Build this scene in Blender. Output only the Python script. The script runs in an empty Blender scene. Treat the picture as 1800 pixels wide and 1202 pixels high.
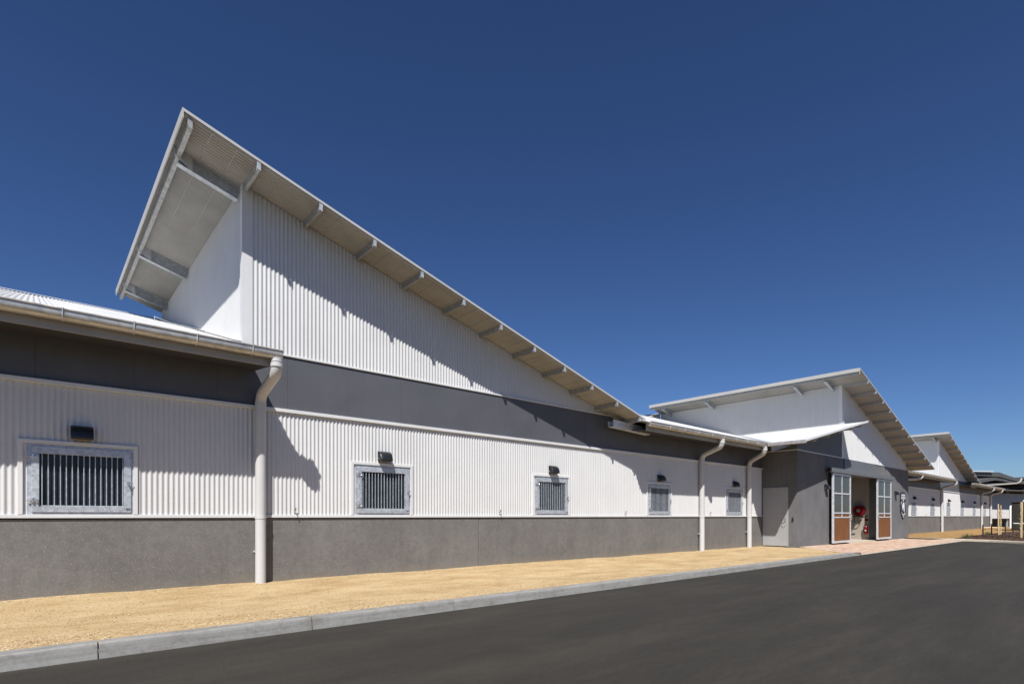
import bpy, bmesh, math, random
import numpy as np
from mathutils import Vector, Matrix, noise

random.seed(7)
rng = np.random.default_rng(7)
scn = bpy.context.scene
COL = scn.collection

# ------------------------------------------------------------------ camera
CAM_Z = 1.2
cam_d = bpy.data.cameras.new('camera')
cam = bpy.data.objects.new('camera', cam_d)
COL.objects.link(cam)
cam.location = (0, 0, CAM_Z)
cam.rotation_euler = (math.radians(90), 0, math.radians(-40.95))
cam_d.sensor_width = 36.0
cam_d.lens = 970.0 / 1800.0 * 36.0
cam_d.shift_y = (906.5 - 601.0) / 1800.0
cam_d.clip_start = 0.1
cam_d.clip_end = 6000
scn.camera = cam

# ------------------------------------------------------------------ sky, sun, exposure
SUN_TRAVEL = Vector((1.0, 1.0, -1.84)).normalized()
to_sun = -SUN_TRAVEL
el = math.asin(to_sun.z)
rot = math.atan2(to_sun.x, to_sun.y)
world = bpy.data.worlds.new("World")
scn.world = world
world.use_nodes = True
wn = world.node_tree
bg = wn.nodes['Background']
sky = wn.nodes.new('ShaderNodeTexSky')
sky.sky_type = 'NISHITA'
sky.sun_disc = False
sky.sun_elevation = el
sky.sun_rotation = rot
sky.altitude = 600
sky.air_density = 1.0
sky.dust_density = 0.35
sky.ozone_density = 3.0
# polarised, very clear sky: deeper and more saturated all over
gam = wn.nodes.new('ShaderNodeGamma'); gam.inputs[1].default_value = 1.2
tint = wn.nodes.new('ShaderNodeMix'); tint.data_type = 'RGBA'; tint.blend_type = 'MULTIPLY'
tint.inputs[0].default_value = 1.0; tint.inputs[7].default_value = (.50, .605, .79, 1)
wn.links.new(sky.outputs[0], gam.inputs[0]); wn.links.new(gam.outputs[0], tint.inputs[6])
wn.links.new(tint.outputs[2], bg.inputs[0])
bg.inputs[1].default_value = 0.05

sun_d = bpy.data.lights.new('sun', 'SUN')
sun_d.energy = 4.8
sun_d.angle = math.radians(0.53)
sun_d.color = (1.0, 0.972, 0.93)
sun = bpy.data.objects.new('sun', sun_d)
COL.objects.link(sun)
sun.location = (-30, -30, 50)
sun.rotation_euler = SUN_TRAVEL.to_track_quat('-Z', 'Y').to_euler()

scn.view_settings.view_transform = 'Standard'
scn.view_settings.look = 'None'
scn.view_settings.gamma = 1.0
scn.view_settings.use_curve_mapping = False
scn.view_settings.exposure = 0.55

# ------------------------------------------------------------------ helpers
class MB:
    """collects faces of one mesh"""
    def __init__(self):
        self.v = []; self.f = []; self.s = []
    def add(self, verts, faces, smooth=False):
        o = len(self.v)
        self.v.extend([tuple(p) for p in verts])
        for f in faces:
            self.f.append(tuple(i + o for i in f)); self.s.append(smooth)
        return o
    def box(self, x0, x1, y0, y1, z0, z1):
        v = [(x0,y0,z0),(x1,y0,z0),(x1,y1,z0),(x0,y1,z0),(x0,y0,z1),(x1,y0,z1),(x1,y1,z1),(x0,y1,z1)]
        self.add(v, [(0,3,2,1),(4,5,6,7),(0,1,5,4),(1,2,6,5),(2,3,7,6),(3,0,4,7)])
    def obox(self, O, A, B, C):
        O, A, B, C = map(Vector, (O, A, B, C))
        v = [O, O+A, O+A+B, O+B, O+C, O+A+C, O+A+B+C, O+B+C]
        self.add(v, [(0,3,2,1),(4,5,6,7),(0,1,5,4),(1,2,6,5),(2,3,7,6),(3,0,4,7)])
    def bbox(self, x0, x1, y0, y1, z0, z1, b=0.006):
        """box with a small chamfer on the edges"""
        bm = bmesh.new()
        bmesh.ops.create_cube(bm, size=1)
        for q in bm.verts:
            q.co = Vector(((x0+x1)/2 + q.co.x*(x1-x0), (y0+y1)/2 + q.co.y*(y1-y0), (z0+z1)/2 + q.co.z*(z1-z0)))
        bmesh.ops.bevel(bm, geom=bm.edges[:], offset=b, segments=1, affect='EDGES')
        bm.verts.index_update()
        self.add([q.co[:] for q in bm.verts], [[q.index for q in f.verts] for f in bm.faces])
        bm.free()
    def prism(self, poly, D, smooth_side=False):
        """poly: list of 3d points (planar), extruded by vector D"""
        P = [Vector(p) for p in poly]; D = Vector(D); n = len(P)
        self.add(P + [p + D for p in P], [tuple(range(n))[::-1], tuple(range(n, 2*n))])
        self.add(P + [p + D for p in P], [(i, (i+1) % n, n + (i+1) % n, n + i) for i in range(n)], smooth_side)
    def cyl(self, A, B, r, n=12, r2=None, cap=True):
        A, B = Vector(A), Vector(B); r2 = r if r2 is None else r2
        d = (B - A).normalized()
        x = d.orthogonal().normalized(); y = d.cross(x)
        ca = [A + (x*math.cos(2*math.pi*i/n) + y*math.sin(2*math.pi*i/n))*r for i in range(n)]
        cb = [B + (x*math.cos(2*math.pi*i/n) + y*math.sin(2*math.pi*i/n))*r2 for i in range(n)]
        self.add(ca + cb, [(i, (i+1) % n, n+(i+1) % n, n+i) for i in range(n)], True)
        if cap:
            self.add(ca, [tuple(range(n))[::-1]]); self.add(cb, [tuple(range(n))])
    def tube(self, pts, r, n=14, ref=None):
        P = [Vector(p) for p in pts]; rings = []
        x = None
        for i, p in enumerate(P):
            a = (P[i] - P[i-1]).normalized() if i else (P[1] - P[0]).normalized()
            b = (P[i+1] - P[i]).normalized() if i < len(P)-1 else a
            t = (a + b).normalized()
            if x is None: x = t.orthogonal().normalized()
            x = (x - t*x.dot(t)).normalized(); y = t.cross(x)
            rr = r if not isinstance(r, (list, tuple)) else r[i]
            rings.append([p + (x*math.cos(2*math.pi*k/n) + y*math.sin(2*math.pi*k/n))*rr for k in range(n)])
        vs = [q for ring in rings for q in ring]; fs = []
        for i in range(len(P)-1):
            for k in range(n):
                fs.append((i*n+k, i*n+(k+1) % n, (i+1)*n+(k+1) % n, (i+1)*n+k))
        self.add(vs, fs, True)
        self.add(rings[0], [tuple(range(n))[::-1]]); self.add(rings[-1], [tuple(range(n))])
    def mesh(self, name):
        me = bpy.data.meshes.new(name)
        me.from_pydata(self.v, [], self.f)
        me.polygons.foreach_set('use_smooth', self.s)
        me.update()
        return me
    def build(self, name, mat, parent=None, loc=(0,0,0), label=None):
        me = self.mesh(name)
        if mat: me.materials.append(mat)
        o = bpy.data.objects.new(name, me); COL.objects.link(o)
        o.location = loc
        if parent: o.parent = parent
        if label: o['label'] = label
        return o

def empty(name, loc=(0,0,0), rz=0.0):
    o = bpy.data.objects.new(name, None); COL.objects.link(o)
    o.location = loc; o.rotation_euler = (0,0,rz); o.empty_display_size = .3
    return o
def tag(o, label=None, cat=None, group=None, kind=None):
    if label: o['label'] = label
    if cat: o['category'] = cat
    if group: o['group'] = group
    if kind: o['kind'] = kind
    return o
def copy_tree(o, parent=None):
    c = o.copy(); COL.objects.link(c)
    if parent: c.parent = parent
    for ch in list(o.children): copy_tree(ch, c)
    return c

def corr(mb, O, U, V, N, Lu, v0, v1, holes=(), pitch=.0762, amp=.0098, seg=8, thick=0.0, nv=1):
    """corrugated sheet: ribs repeat along U, run along V, relief along N"""
    O, U, V, N = map(Vector, (O, U, V, N))
    n = max(2, int(round(Lu/pitch*seg)))
    verts = []; faces = []; cache = {}
    def vert(i, key, val, off):
        k = (i, key, off)
        if k in cache: return cache[k]
        u = Lu*i/n
        h = amp*math.cos(2*math.pi*u/pitch) + (-thick if off else 0)
        cache[k] = len(verts); verts.append(O + U*u + V*val + N*h)
        return cache[k]
    edge = []
    for i in range(n):
        um = Lu*(i+.5)/n
        ua, ub = Lu*i/n, Lu*(i+1)/n
        a0, a1, b0, b1 = v0(ua), v1(ua), v0(ub), v1(ub)
        if a1 - a0 < 1e-4 and b1 - b0 < 1e-4: continue
        iv = [(('lo', a0, b0), ('hi', a1, b1))]
        for hi_, (h0, h1, w0, w1) in enumerate(holes):
            if h0 < um < h1:
                iv = [(('lo', a0, b0), ((hi_, 'a'), w0, w0)), (((hi_, 'b'), w1, w1), ('hi', a1, b1))]
                if w0 <= a0 + 1e-6: iv = iv[1:]
        for (kl, la, lb), (kh, ha, hb) in iv:
            for off in ((False, True) if thick else (False,)):
                q = (vert(i,kl,la,off), vert(i+1,kl,lb,off), vert(i+1,kh,hb,off), vert(i,kh,ha,off))
                faces.append(q if not off else q[::-1])
            if thick:
                edge.append((vert(i,kl,la,True), vert(i+1,kl,lb,True), vert(i+1,kl,lb,False), vert(i,kl,la,False)))
                edge.append((vert(i,kh,ha,False), vert(i+1,kh,hb,False), vert(i+1,kh,hb,True), vert(i,kh,ha,True)))
    if U.cross(V).dot(N) < 0:
        faces = [f[::-1] for f in faces]; edge = [f[::-1] for f in edge]
    mb.add(verts, faces, True)
    for f in edge:                                   # cut edges keep vertices of their own, so the sheet shades cleanly
        mb.add([verts[k] for k in f], [(0, 1, 2, 3)])

# ------------------------------------------------------------------ materials
def mat(name, base, rough=.6, metal=0.0, spec=.5):
    m = bpy.data.materials.new(name); m.use_nodes = True
    b = m.node_tree.nodes['Principled BSDF']
    b.inputs['Base Color'].default_value = (*base, 1)
    b.inputs['Roughness'].default_value = rough
    b.inputs['Metallic'].default_value = metal
    b.inputs['Specular IOR Level'].default_value = spec
    return m
class NT:
    def __init__(self, m):
        self.m = m; self.t = m.node_tree; self.b = self.t.nodes['Principled BSDF']
        tc = self.t.nodes.new('ShaderNodeTexCoord'); self.co = tc.outputs['Object']
        g = self.t.nodes.new('ShaderNodeNewGeometry'); self.pos = g.outputs['Position']
    def n(self, typ, **kw):
        nd = self.t.nodes.new(typ)
        for k, v in kw.items():
            if k in nd.inputs: nd.inputs[k].default_value = v
            else: setattr(nd, k, v)
        return nd
    def l(self, a, b): self.t.links.new(a, b)
    def mapping(self, scale, src=None):
        mp = self.n('ShaderNodeMapping'); mp.inputs['Scale'].default_value = scale
        self.l(src or self.pos, mp.inputs['Vector']); return mp.outputs[0]
    def noise(self, scale, detail=4, rough=.55, vec=None):
        nd = self.n('ShaderNodeTexNoise', Scale=scale, Detail=detail, Roughness=rough)
        self.l(vec or self.pos, nd.inputs['Vector']); return nd.outputs['Fac']
    def vor(self, scale, feature='F1', vec=None, out='Distance'):
        nd = self.n('ShaderNodeTexVoronoi', Scale=scale); nd.feature = feature
        self.l(vec or self.pos, nd.inputs['Vector']); return nd.outputs[out]
    def ramp(self, fac, stops):
        r = self.n('ShaderNodeValToRGB'); e = r.color_ramp.elements
        while len(e) < len(stops): e.new(.5)
        for k, (p, c) in enumerate(stops):
            e[k].position = p; e[k].color = (*c, 1) if len(c) == 3 else c
        self.l(fac, r.inputs[0]); return r.outputs[0]
    def mix(self, fac, a, b, mode='MIX'):
        x = self.n('ShaderNodeMix', data_type='RGBA', blend_type=mode)
        for idx, v in ((0, fac), (6, a), (7, b)):
            if hasattr(v, 'links'): self.l(v, x.inputs[idx])
            elif isinstance(v, (int, float)): x.inputs[idx].default_value = v
            else: x.inputs[idx].default_value = (*v, 1)
        return x.outputs[2]
    def math(self, op, a, b=0.0):
        x = self.n('ShaderNodeMath', operation=op)
        for idx, v in ((0, a), (1, b)):
            if hasattr(v, 'links'): self.l(v, x.inputs[idx])
            else: x.inputs[idx].default_value = v
        return x.outputs[0]
    def color(self, c): self.l(c, self.b.inputs['Base Color'])
    def rough(self, c): self.l(c, self.b.inputs['Roughness'])
    def bump(self, h, strength=.3, dist=.01, prev=None):
        x = self.n('ShaderNodeBump', Strength=strength, Distance=dist)
        self.l(h, x.inputs['Height'])
        if prev: self.l(prev, x.inputs['Normal'])
        self.l(x.outputs[0], self.b.inputs['Normal']); return x.outputs[0]

def painted(name, c, rough=.42, var=.06, streak=True):
    m = mat(name, c, rough); t = NT(m)
    d = tuple(q*(1-var*1.6) for q in c); h = tuple(min(1, q*(1+var*.5)) for q in c)
    n1 = t.noise(1.3, 5, .6)
    col = t.ramp(n1, [(.3, d), (.62, h)])
    if streak:
        v = t.mapping((9, 9, .35))
        s = t.ramp(t.noise(2.0, 4, .65, v), [(.38, (.86,.85,.83)), (.55, (1,1,1))])
        col = t.mix(.16, col, s, 'MULTIPLY')
    t.color(col)
    t.rough(t.math('ADD', t.math('MULTIPLY', t.noise(5, 3), .2), rough-.1))
    return m

M = {}
M['white'] = painted('off_white_steel', (.56,.56,.555), .42, .03)
M['roof_white'] = painted('roof_white_steel', (.53,.53,.525), .45, .07, False)
M['flash'] = painted('white_flashing', (.62,.62,.615), .38, .03)
M['pipe'] = painted('pipe_paint', (.52,.52,.515), .36, .04)
M['panel'] = painted('grey_panel_paint', (.088,.091,.104), .55, .07)
M['panel2'] = painted('entrance_panel_paint', (.125,.13,.142), .5, .06)
M['fascia'] = painted('fascia_paint', (.33,.31,.28), .5, .08)
M['fascia2'] = painted('pale_fascia', (.42,.41,.39), .5, .05)
M['zincflash'] = painted('zinc_capping', (.46,.46,.455), .45, .05)
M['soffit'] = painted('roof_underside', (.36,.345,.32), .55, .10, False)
M['dark'] = mat('dark_lining', (.03,.03,.033), .8)
M['lamp'] = mat('black_lamp_plastic', (.014,.015,.018), .38)
M['lens'] = mat('lamp_lens', (.20,.15,.10), .3)
M['red'] = mat('fire_red', (.15,.004,.008), .3)
M['black'] = mat('black_rubber', (.012,.012,.012), .55)
M['chrome'] = mat('bright_steel', (.6,.6,.6), .28, .9)
M['brass'] = mat('tap_brass', (.30,.27,.22), .4, .7)
M['signnavy'] = mat('sign_navy', (.012,.014,.030), .35)
M['signwhite'] = mat('sign_white', (.72,.73,.74), .4)
M['beige'] = painted('passage_paint', (.36,.315,.265), .6, .08)
M['doorgrey'] = painted('door_paint', (.36,.365,.375), .4, .05)
M['pipewhite'] = mat('white_pipe_paint', (.75,.75,.73), .4)
M['tank'] = mat('dark_tank', (.02,.018,.016), .6)
M['stake_black'] = mat('black_picket', (.012,.012,.013), .6)

def galv(name, lo, hi, rough=.46, metal=.35, sc=26):
    m = mat(name, hi, rough, metal); t = NT(m)
    v = t.vor(sc, 'F1', out='Color')
    sep = t.n('ShaderNodeSeparateColor'); t.l(v, sep.inputs[0])
    c1 = t.ramp(sep.outputs[0], [(0, lo), (1, hi)])
    c2 = t.ramp(t.noise(7, 6, .7), [(.32, (.72,.73,.75)), (.6, (1,1,1))])
    t.color(t.mix(.8, c1, c2, 'MULTIPLY'))
    t.rough(t.math('ADD', t.math('MULTIPLY', sep.outputs[1], .22), rough-.12))
    return m
M['galv'] = galv('galvanised_steel', (.40,.43,.47), (.56,.59,.63))
M['galv_bright'] = galv('new_galvanised_sheet', (.66,.72,.79), (.78,.83,.88), .40, .25, 14)
M['galv_purlin'] = galv('galvanised_purlin', (.30,.30,.29), (.42,.42,.40), .5, .3)
M['zinc'] = galv('zinc_gutter', (.50,.48,.445), (.58,.56,.52), .40, .55, 9)
M['doorframe'] = galv('door_frame_steel', (.55,.56,.57), (.68,.69,.70), .42, .2)

def glassmat():
    m = mat('window_glass', (.010,.014,.022), .22, 0, .22); t = NT(m)
    n1 = t.noise(1.5, 2); t.bump(n1, .04, .02)
    t.color(t.ramp(t.noise(2.5, 3), [(.3, (.014,.020,.030)), (.7, (.030,.039,.052))]))
    return m
M['glass'] = glassmat()
def doorglass():
    m = mat('door_glass', (.060,.057,.052), .10, 0, .25); t = NT(m)
    return m
M['doorglass'] = doorglass()

def concrete(name, base, speck=1.0):
    m = mat(name, base, .85, 0, .3); t = NT(m)
    lo = tuple(q*.84 for q in base); hi = tuple(q*1.10 for q in base)
    big = t.ramp(t.noise(.9, 6, .62), [(.3, lo), (.68, hi)])
    mid = t.ramp(t.noise(11, 4, .7), [(.3, (.86,.86,.86)), (.62, (1.04,1.04,1.04))])
    c = t.mix(1, big, mid, 'MULTIPLY')
    vs = t.mapping((1.6, 1.6, .18))
    c = t.mix(.5, c, t.ramp(t.noise(2.2, 5, .7, vs), [(.35, (.84,.83,.82)), (.58, (1.03,1.03,1.03))]), 'MULTIPLY')
    d = t.vor(48)
    w = t.math('LESS_THAN', d, .24)
    gate = t.math('GREATER_THAN', t.noise(60, 1, .5), .56)
    c = t.mix(t.math('MULTIPLY', t.math('MULTIPLY', w, gate), .75*speck), c, tuple(min(1, q*2.6) for q in base))
    d2 = t.vor(40)
    k = t.math('MULTIPLY', t.math('LESS_THAN', d2, .17), t.math('GREATER_THAN', t.noise(31, 1), .55))
    c = t.mix(t.math('MULTIPLY', k, .8*speck), c, tuple(q*.25 for q in base))
    if speck > .8:
        sp = t.n('ShaderNodeSeparateXYZ'); t.l(t.pos, sp.inputs[0])
        low = t.math('SUBTRACT', .34, t.math('ADD', sp.outputs[2], t.math('MULTIPLY', t.noise(2.3, 6, .7), .34)))
        c = t.mix(t.ramp(t.math('MULTIPLY', low, 2.2), [(0, (0,0,0)), (.6, (.42,.42,.42))]), c, (.26,.215,.155))
        st = t.ramp(t.noise(1.0, 6, .7, t.mapping((5.5, 1, .12))), [(.60, (1,1,1)), (.72, (.80,.79,.78))])
        c = t.mix(.7, c, st, 'MULTIPLY')
    fine = t.ramp(t.noise(75, 4, .75), [(.28, (.66,.66,.66)), (.7, (1.30,1.30,1.30))])
    c = t.mix(.7*speck, c, fine, 'MULTIPLY')
    t.color(c)
    t.bump(t.math('ADD', t.noise(140, 3, .6), t.math('MULTIPLY', t.noise(14, 4), .6)), .35, .004)
    return m
M['concrete'] = concrete('exposed_concrete', (.162,.155,.145))
M['concrete2'] = concrete('entrance_concrete', (.150,.150,.153), .45)

def kerbmat():
    m = mat('kerb_concrete', (.32,.31,.29), .85, 0, .3); t = NT(m)
    v = t.mapping((.6, 3, 9))
    c = t.ramp(t.noise(2.2, 6, .68, v), [(.28, (.18,.175,.163)), (.5, (.24,.235,.22)), (.72, (.285,.28,.265))])
    c2 = t.ramp(t.noise(25, 5, .7), [(.3, (.88,.87,.86)), (.6, (1.03,1.03,1.03))])
    c = t.mix(1, c, c2, 'MULTIPLY')
    stain = t.ramp(t.noise(1.1, 5, .7), [(.56, (1,1,1)), (.70, (.86,.80,.71))])
    c = t.mix(.8, c, t.ramp(t.noise(5, 6, .8), [(.34, (.72,.70,.66)), (.5, (1,1,1))]), 'MULTIPLY')
    t.color(t.mix(.9, c, stain, 'MULTIPLY'))
    t.bump(t.noise(60, 5, .7), .5, .005)
    return m
M['kerb'] = kerbmat()
def kerb2():
    m = mat('pale_kerb', (.44,.38,.30), .85, 0, .3); t = NT(m)
    t.color(t.ramp(t.noise(3, 5), [(.3, (.38,.33,.26)), (.7, (.50,.44,.35))])); return m
M['kerb2'] = kerb2()

def asphalt():
    m = mat('asphalt', (.035,.033,.031), .88, 0, .35); t = NT(m)
    v = t.mapping((.14, .9, 1))
    c = t.ramp(t.noise(1.6, 8, .72, v), [(.28, (.0185,.0165,.0132)), (.5, (.0258,.0228,.0180)), (.72, (.0385,.0336,.0260))])
    c = t.mix(.8, c, t.ramp(t.noise(3.2, 6, .75, t.mapping((.45, 1.2, 1))), [(.3, (.80,.80,.80)), (.5, (1,1,1)), (.72, (1.22,1.22,1.21))]), 'MULTIPLY')
    f = t.ramp(t.noise(75, 5, .8), [(.25, (.50,.50,.50)), (.5, (1,1,1)), (.76, (1.75,1.72,1.62))])
    c = t.mix(.75, c, f, 'MULTIPLY')
    s = t.vor(150); k = t.math('MULTIPLY', t.math('LESS_THAN', s, .22), t.math('GREATER_THAN', t.noise(95, 1), .58))
    c = t.mix(t.math('MULTIPLY', k, .5), c, (.10,.095,.088))
    g = t.ramp(t.noise(38, 6, .85), [(.30, (.66,.66,.66)), (.5, (1,1,1)), (.70, (1.40,1.39,1.36))])
    c = t.mix(.8, c, g, 'MULTIPLY')
    t.color(c)
    t.bump(t.math('ADD', t.noise(60, 6, .8), t.math('MULTIPLY', t.noise(6, 4), .4)), .6, .008)
    return m
M['asphalt'] = asphalt()

GR = [(.28, (.315,.200,.088)), (.48, (.455,.330,.178)), (.72, (.57,.440,.262))]
def gravel(name, stops, fine=.85):
    m = mat(name, stops[1][1], .95, 0, .2); t = NT(m)
    v = t.mapping((.55, 1.0, 1))
    c = t.ramp(t.noise(1.5, 8, .72, v), stops)
    c2 = t.mix(.6, t.ramp(t.noise(70, 4, .75), [(.28, (.50,.45,.38)), (.48, (1,1,1)), (.75, (1.22,1.22,1.22))]), t.ramp(t.noise(27, 5, .8), [(.30, (.62,.57,.50)), (.47, (1,1,1)), (.8, (1.15,1.15,1.15))]), 'MULTIPLY')
    c = t.mix(fine, c, c2, 'MULTIPLY')
    cell = t.vor(75, 'F1', out='Color'); sep = t.n('ShaderNodeSeparateColor'); t.l(cell, sep.inputs[0])
    c = t.mix(.45, c, t.ramp(sep.outputs[0], [(0, (.72,.66,.58)), (.5, (1,1,1)), (1, (1.18,1.17,1.14))]), 'MULTIPLY')
    c = t.mix(.75, c, t.ramp(t.noise(55, 3, .8), [(.33, (.42,.36,.28)), (.40, (1,1,1))]), 'MULTIPLY')
    t.color(c)
    b = t.bump(t.noise(9, 5, .6), .35, .03)
    t.bump(t.math('SUBTRACT', t.noise(110, 4, .7), t.math('MULTIPLY', t.vor(75), .8)), .8, .010, b)
    return m
M['gravel'] = gravel('limestone_gravel', GR)
M['gravel_far'] = gravel('orange_gravel', [(.3, (.24,.14,.055)), (.5, (.31,.19,.078)), (.72, (.38,.25,.115))])
def stonemat():
    m = mat('limestone_stone', (.45,.33,.19), .9, 0, .2); t = NT(m)
    cell = t.vor(40, 'F1', out='Color'); sep = t.n('ShaderNodeSeparateColor'); t.l(cell, sep.inputs[0])
    t.color(t.ramp(sep.outputs[0], [(0, (.25,.165,.08)), (.35, (.38,.275,.15)), (.7, (.47,.36,.215)), (1, (.56,.46,.31))]))
    return m
M['stone'] = stonemat()
def brickmat():
    m = mat('clay_paver', (.42,.25,.17), .85, 0, .25); t = NT(m)
    cell = t.vor(5.5, 'F1', out='Color'); sep = t.n('ShaderNodeSeparateColor'); t.l(cell, sep.inputs[0])
    c = t.ramp(sep.outputs[0], [(0, (.40,.235,.165)), (.4, (.47,.32,.235)), (.75, (.52,.39,.295)), (1, (.56,.46,.36))])
    c = t.mix(.6, c, t.ramp(t.noise(30, 4), [(.3, (.82,.8,.78)), (.65, (1.05,1.05,1.05))]), 'MULTIPLY')
    t.color(c); return m
M['brick'] = brickmat()
M['sandjoint'] = mat('joint_sand', (.36,.27,.17), .95)
def timber(name, a, b, gs=(22, 22, .8)):
    m = mat(name, b, .55, 0, .35); t = NT(m)
    v = t.mapping(gs)
    c = t.ramp(t.noise(2.0, 5, .65, v), [(.25, a), (.72, b)])
    t.color(c); t.bump(t.noise(3, 4, .6, v), .15, .003); return m
M['timber'] = timber('door_timber', (.11,.038,.010), (.215,.086,.022), (6, 6, .7))
M['stake'] = timber('stake_timber', (.42,.29,.15), (.62,.47,.28))
M['log'] = timber('log_timber', (.40,.29,.16), (.58,.44,.27))
def mulchmat():
    m = mat('bark_mulch', (.06,.035,.022), .95, 0, .2); t = NT(m)
    c = t.ramp(t.noise(14, 6, .75), [(.25, (.030,.018,.012)), (.5, (.082,.050,.034)), (.75, (.15,.095,.066))])
    t.color(c); t.bump(t.noise(20, 6, .7), 1.0, .05); return m
M['mulch'] = mulchmat()
def earthmat():
    m = mat('dry_earth', (.22,.16,.09), .95, 0, .2); t = NT(m)
    t.color(t.ramp(t.noise(.05, 8, .65), [(.3, (.15,.12,.065)), (.7, (.28,.20,.115))])); return m
M['earth'] = earthmat()
def leafmat(name, a, b):
    m = mat(name, b, .6, 0, .3); t = NT(m)
    t.color(t.ramp(t.noise(9, 3), [(.3, a), (.7, b)])); return m
M['leaf'] = leafmat('leaf', (.030,.052,.016), (.075,.115,.038))
M['screen_shade'] = painted('screen_shade_tint', (.17,.235,.34), .5, .1)  # blue of the roof's shade, put into the yard wall's colour
M['darkroof'] = painted('dark_roof_underside', (.075,.075,.075), .6, .15, False)
M['roofgrey'] = painted('grey_roof_top', (.30,.29,.28), .6, .1, False)

# ------------------------------------------------------------------ ground and road
def zgrav(x, y=8.0):
    return -.003*max(0.0, min(x, 23.0))

mb = MB(); mb.add([(-2500,-2500,-.24),(2500,-2500,-.24),(2500,2500,-.24),(-2500,2500,-.24)], [(0,1,2,3)])
tag(mb.build('ground', M['earth']), 'dry earth ground plain around the stables', 'ground', kind='structure')

# road sheet : bounded by the near kerb (y=6.5) and the curved kerb at the far end
KCURVE = [(38.05, 9.1), (37.9, 7.6), (37.75, 6.6), (37.35, 5.35), (36.6, 4.45), (35.5, 3.65), (33.6, 2.85), (30.5, 2.2), (26.5, 1.75)]
def road_mesh():
    mb = MB()
    pts = [(-60, 6.52), (36.85, 6.52)] + [(x-.02, y) for x, y in KCURVE[2:]] + [(20, 1.0), (20, -70), (-60, -70)]
    mb.add([(x, y, -.15) for x, y in pts], [tuple(range(len(pts)))[::-1]])
    return mb
tag(road_mesh().build('road', M['asphalt']), 'dark asphalt road in front of the stables', 'road', kind='structure')

# gravel verge : undulating sheet
def gravel_sheet(x0, x1, y0, y1, nx, ny, zf, name, m, label):
    vs = []; fs = []
    for j in range(ny+1):
        for i in range(nx+1):
            x = x0 + (x1-x0)*i/nx; y = y0 + (y1-y0)*j/ny
            vs.append((x, y, zf(x, y)))
    for j in range(ny):
        for i in range(nx):
            a = j*(nx+1)+i; fs.append((a, a+1, a+nx+2, a+nx+1))
    mb = MB(); mb.add(vs, fs, True)
    return tag(mb.build(name, m), label, 'gravel', kind='structure')
def zverge(x, y):
    n1 = noise.noise(Vector((x*.7, y*1.3, 0)))*.016 + noise.noise(Vector((x*2.9, y*4.1, 3)))*.008 + noise.noise(Vector((x*9, y*9, 7)))*.004
    edge = .022*math.exp(-(10.6-y)/.22)*(.6+.6*noise.noise(Vector((x*1.1, 5, 0)))) if y < 10.6 else 0
    k = max(0, min(1, (y-6.66)/.25))
    ramp = max(0, min(1, (x-20.9)/1.0))*max(0, min(1, (8.3-y)/1.6))
    return zgrav(x) + n1*k*(1-ramp) + edge - .012*(1-k) - .115*ramp
gravel_sheet(-6.0, 23.06, 6.62, 10.66, 420, 60, zverge, 'gravel_verge', M['gravel'], 'pale yellow limestone gravel strip along the stable wall')
gravel_sheet(-30.0, -6.0, 6.62, 10.66, 24, 6, lambda x, y: 0.0, 'gravel_verge', M['gravel'], 'limestone gravel strip further along the wall')
gravel_sheet(37.9, 130.0, 2.0, 16.0, 180, 40,
             lambda x, y: (.02*noise.noise(Vector((x*.5, y*.8, 0))) - .02 if x > 39 else -.045), 'gravel_yard', M['gravel_far'], 'orange gravel yard beyond the entrance')

# loose stones
def stones(n, fx, name, parent, label):
    base = np.array([(1,0,0),(-1,0,0),(0,1,0),(0,-1,0),(0,0,1),(0,0,-1)], float)
    tri = np.array([(0,2,4),(2,1,4),(1,3,4),(3,0,4),(2,0,5),(1,2,5),(3,1,5),(0,3,5)])
    V = np.zeros((n*6, 3)); F = np.zeros((n*8, 3), int)
    for i in range(n):
        x, y, s = fx()
        a = rng.uniform(0, 2*math.pi); ca, sa = math.cos(a), math.sin(a)
        b = base*rng.uniform(.65, 1.25, (6, 1))*np.array([1.15, .85, .62])*s
        bx = b[:,0]*ca - b[:,1]*sa; by = b[:,0]*sa + b[:,1]*ca
        V[i*6:i*6+6] = np.stack([x+bx, y+by, zverge(x, y) + s*.25 + b[:,2]], 1)
        F[i*8:i*8+8] = tri + i*6
    me = bpy.data.meshes.new(name); me.from_pydata(V.tolist(), [], F.tolist()); me.update()
    me.materials.append(M['stone'])
    o = bpy.data.objects.new(name, me); COL.objects.link(o)
    return tag(o, label, 'gravel', kind='stuff')
def stone_pos():
    t = rng.random()
    x = -1.6 + 24.4*(rng.random()**1.7)
    if t < .42: y = 6.68 + abs(rng.normal(0, .30))
    elif t < .62: y = 10.52 - abs(rng.normal(0, .22))
    else: y = rng.uniform(6.7, 10.5)
    y = min(max(y, 6.69), 10.54)
    s = min(.020, .0050*math.exp(rng.normal(.05, .45)))
    if noise.noise(Vector((x*.8, y*1.4, 11))) < -.12 and rng.random() < .75: s *= .6
    return x, y, s
stones(60000, stone_pos, 'loose_gravel', None, 'loose pale limestone pebbles scattered over the gravel strip')

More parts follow.
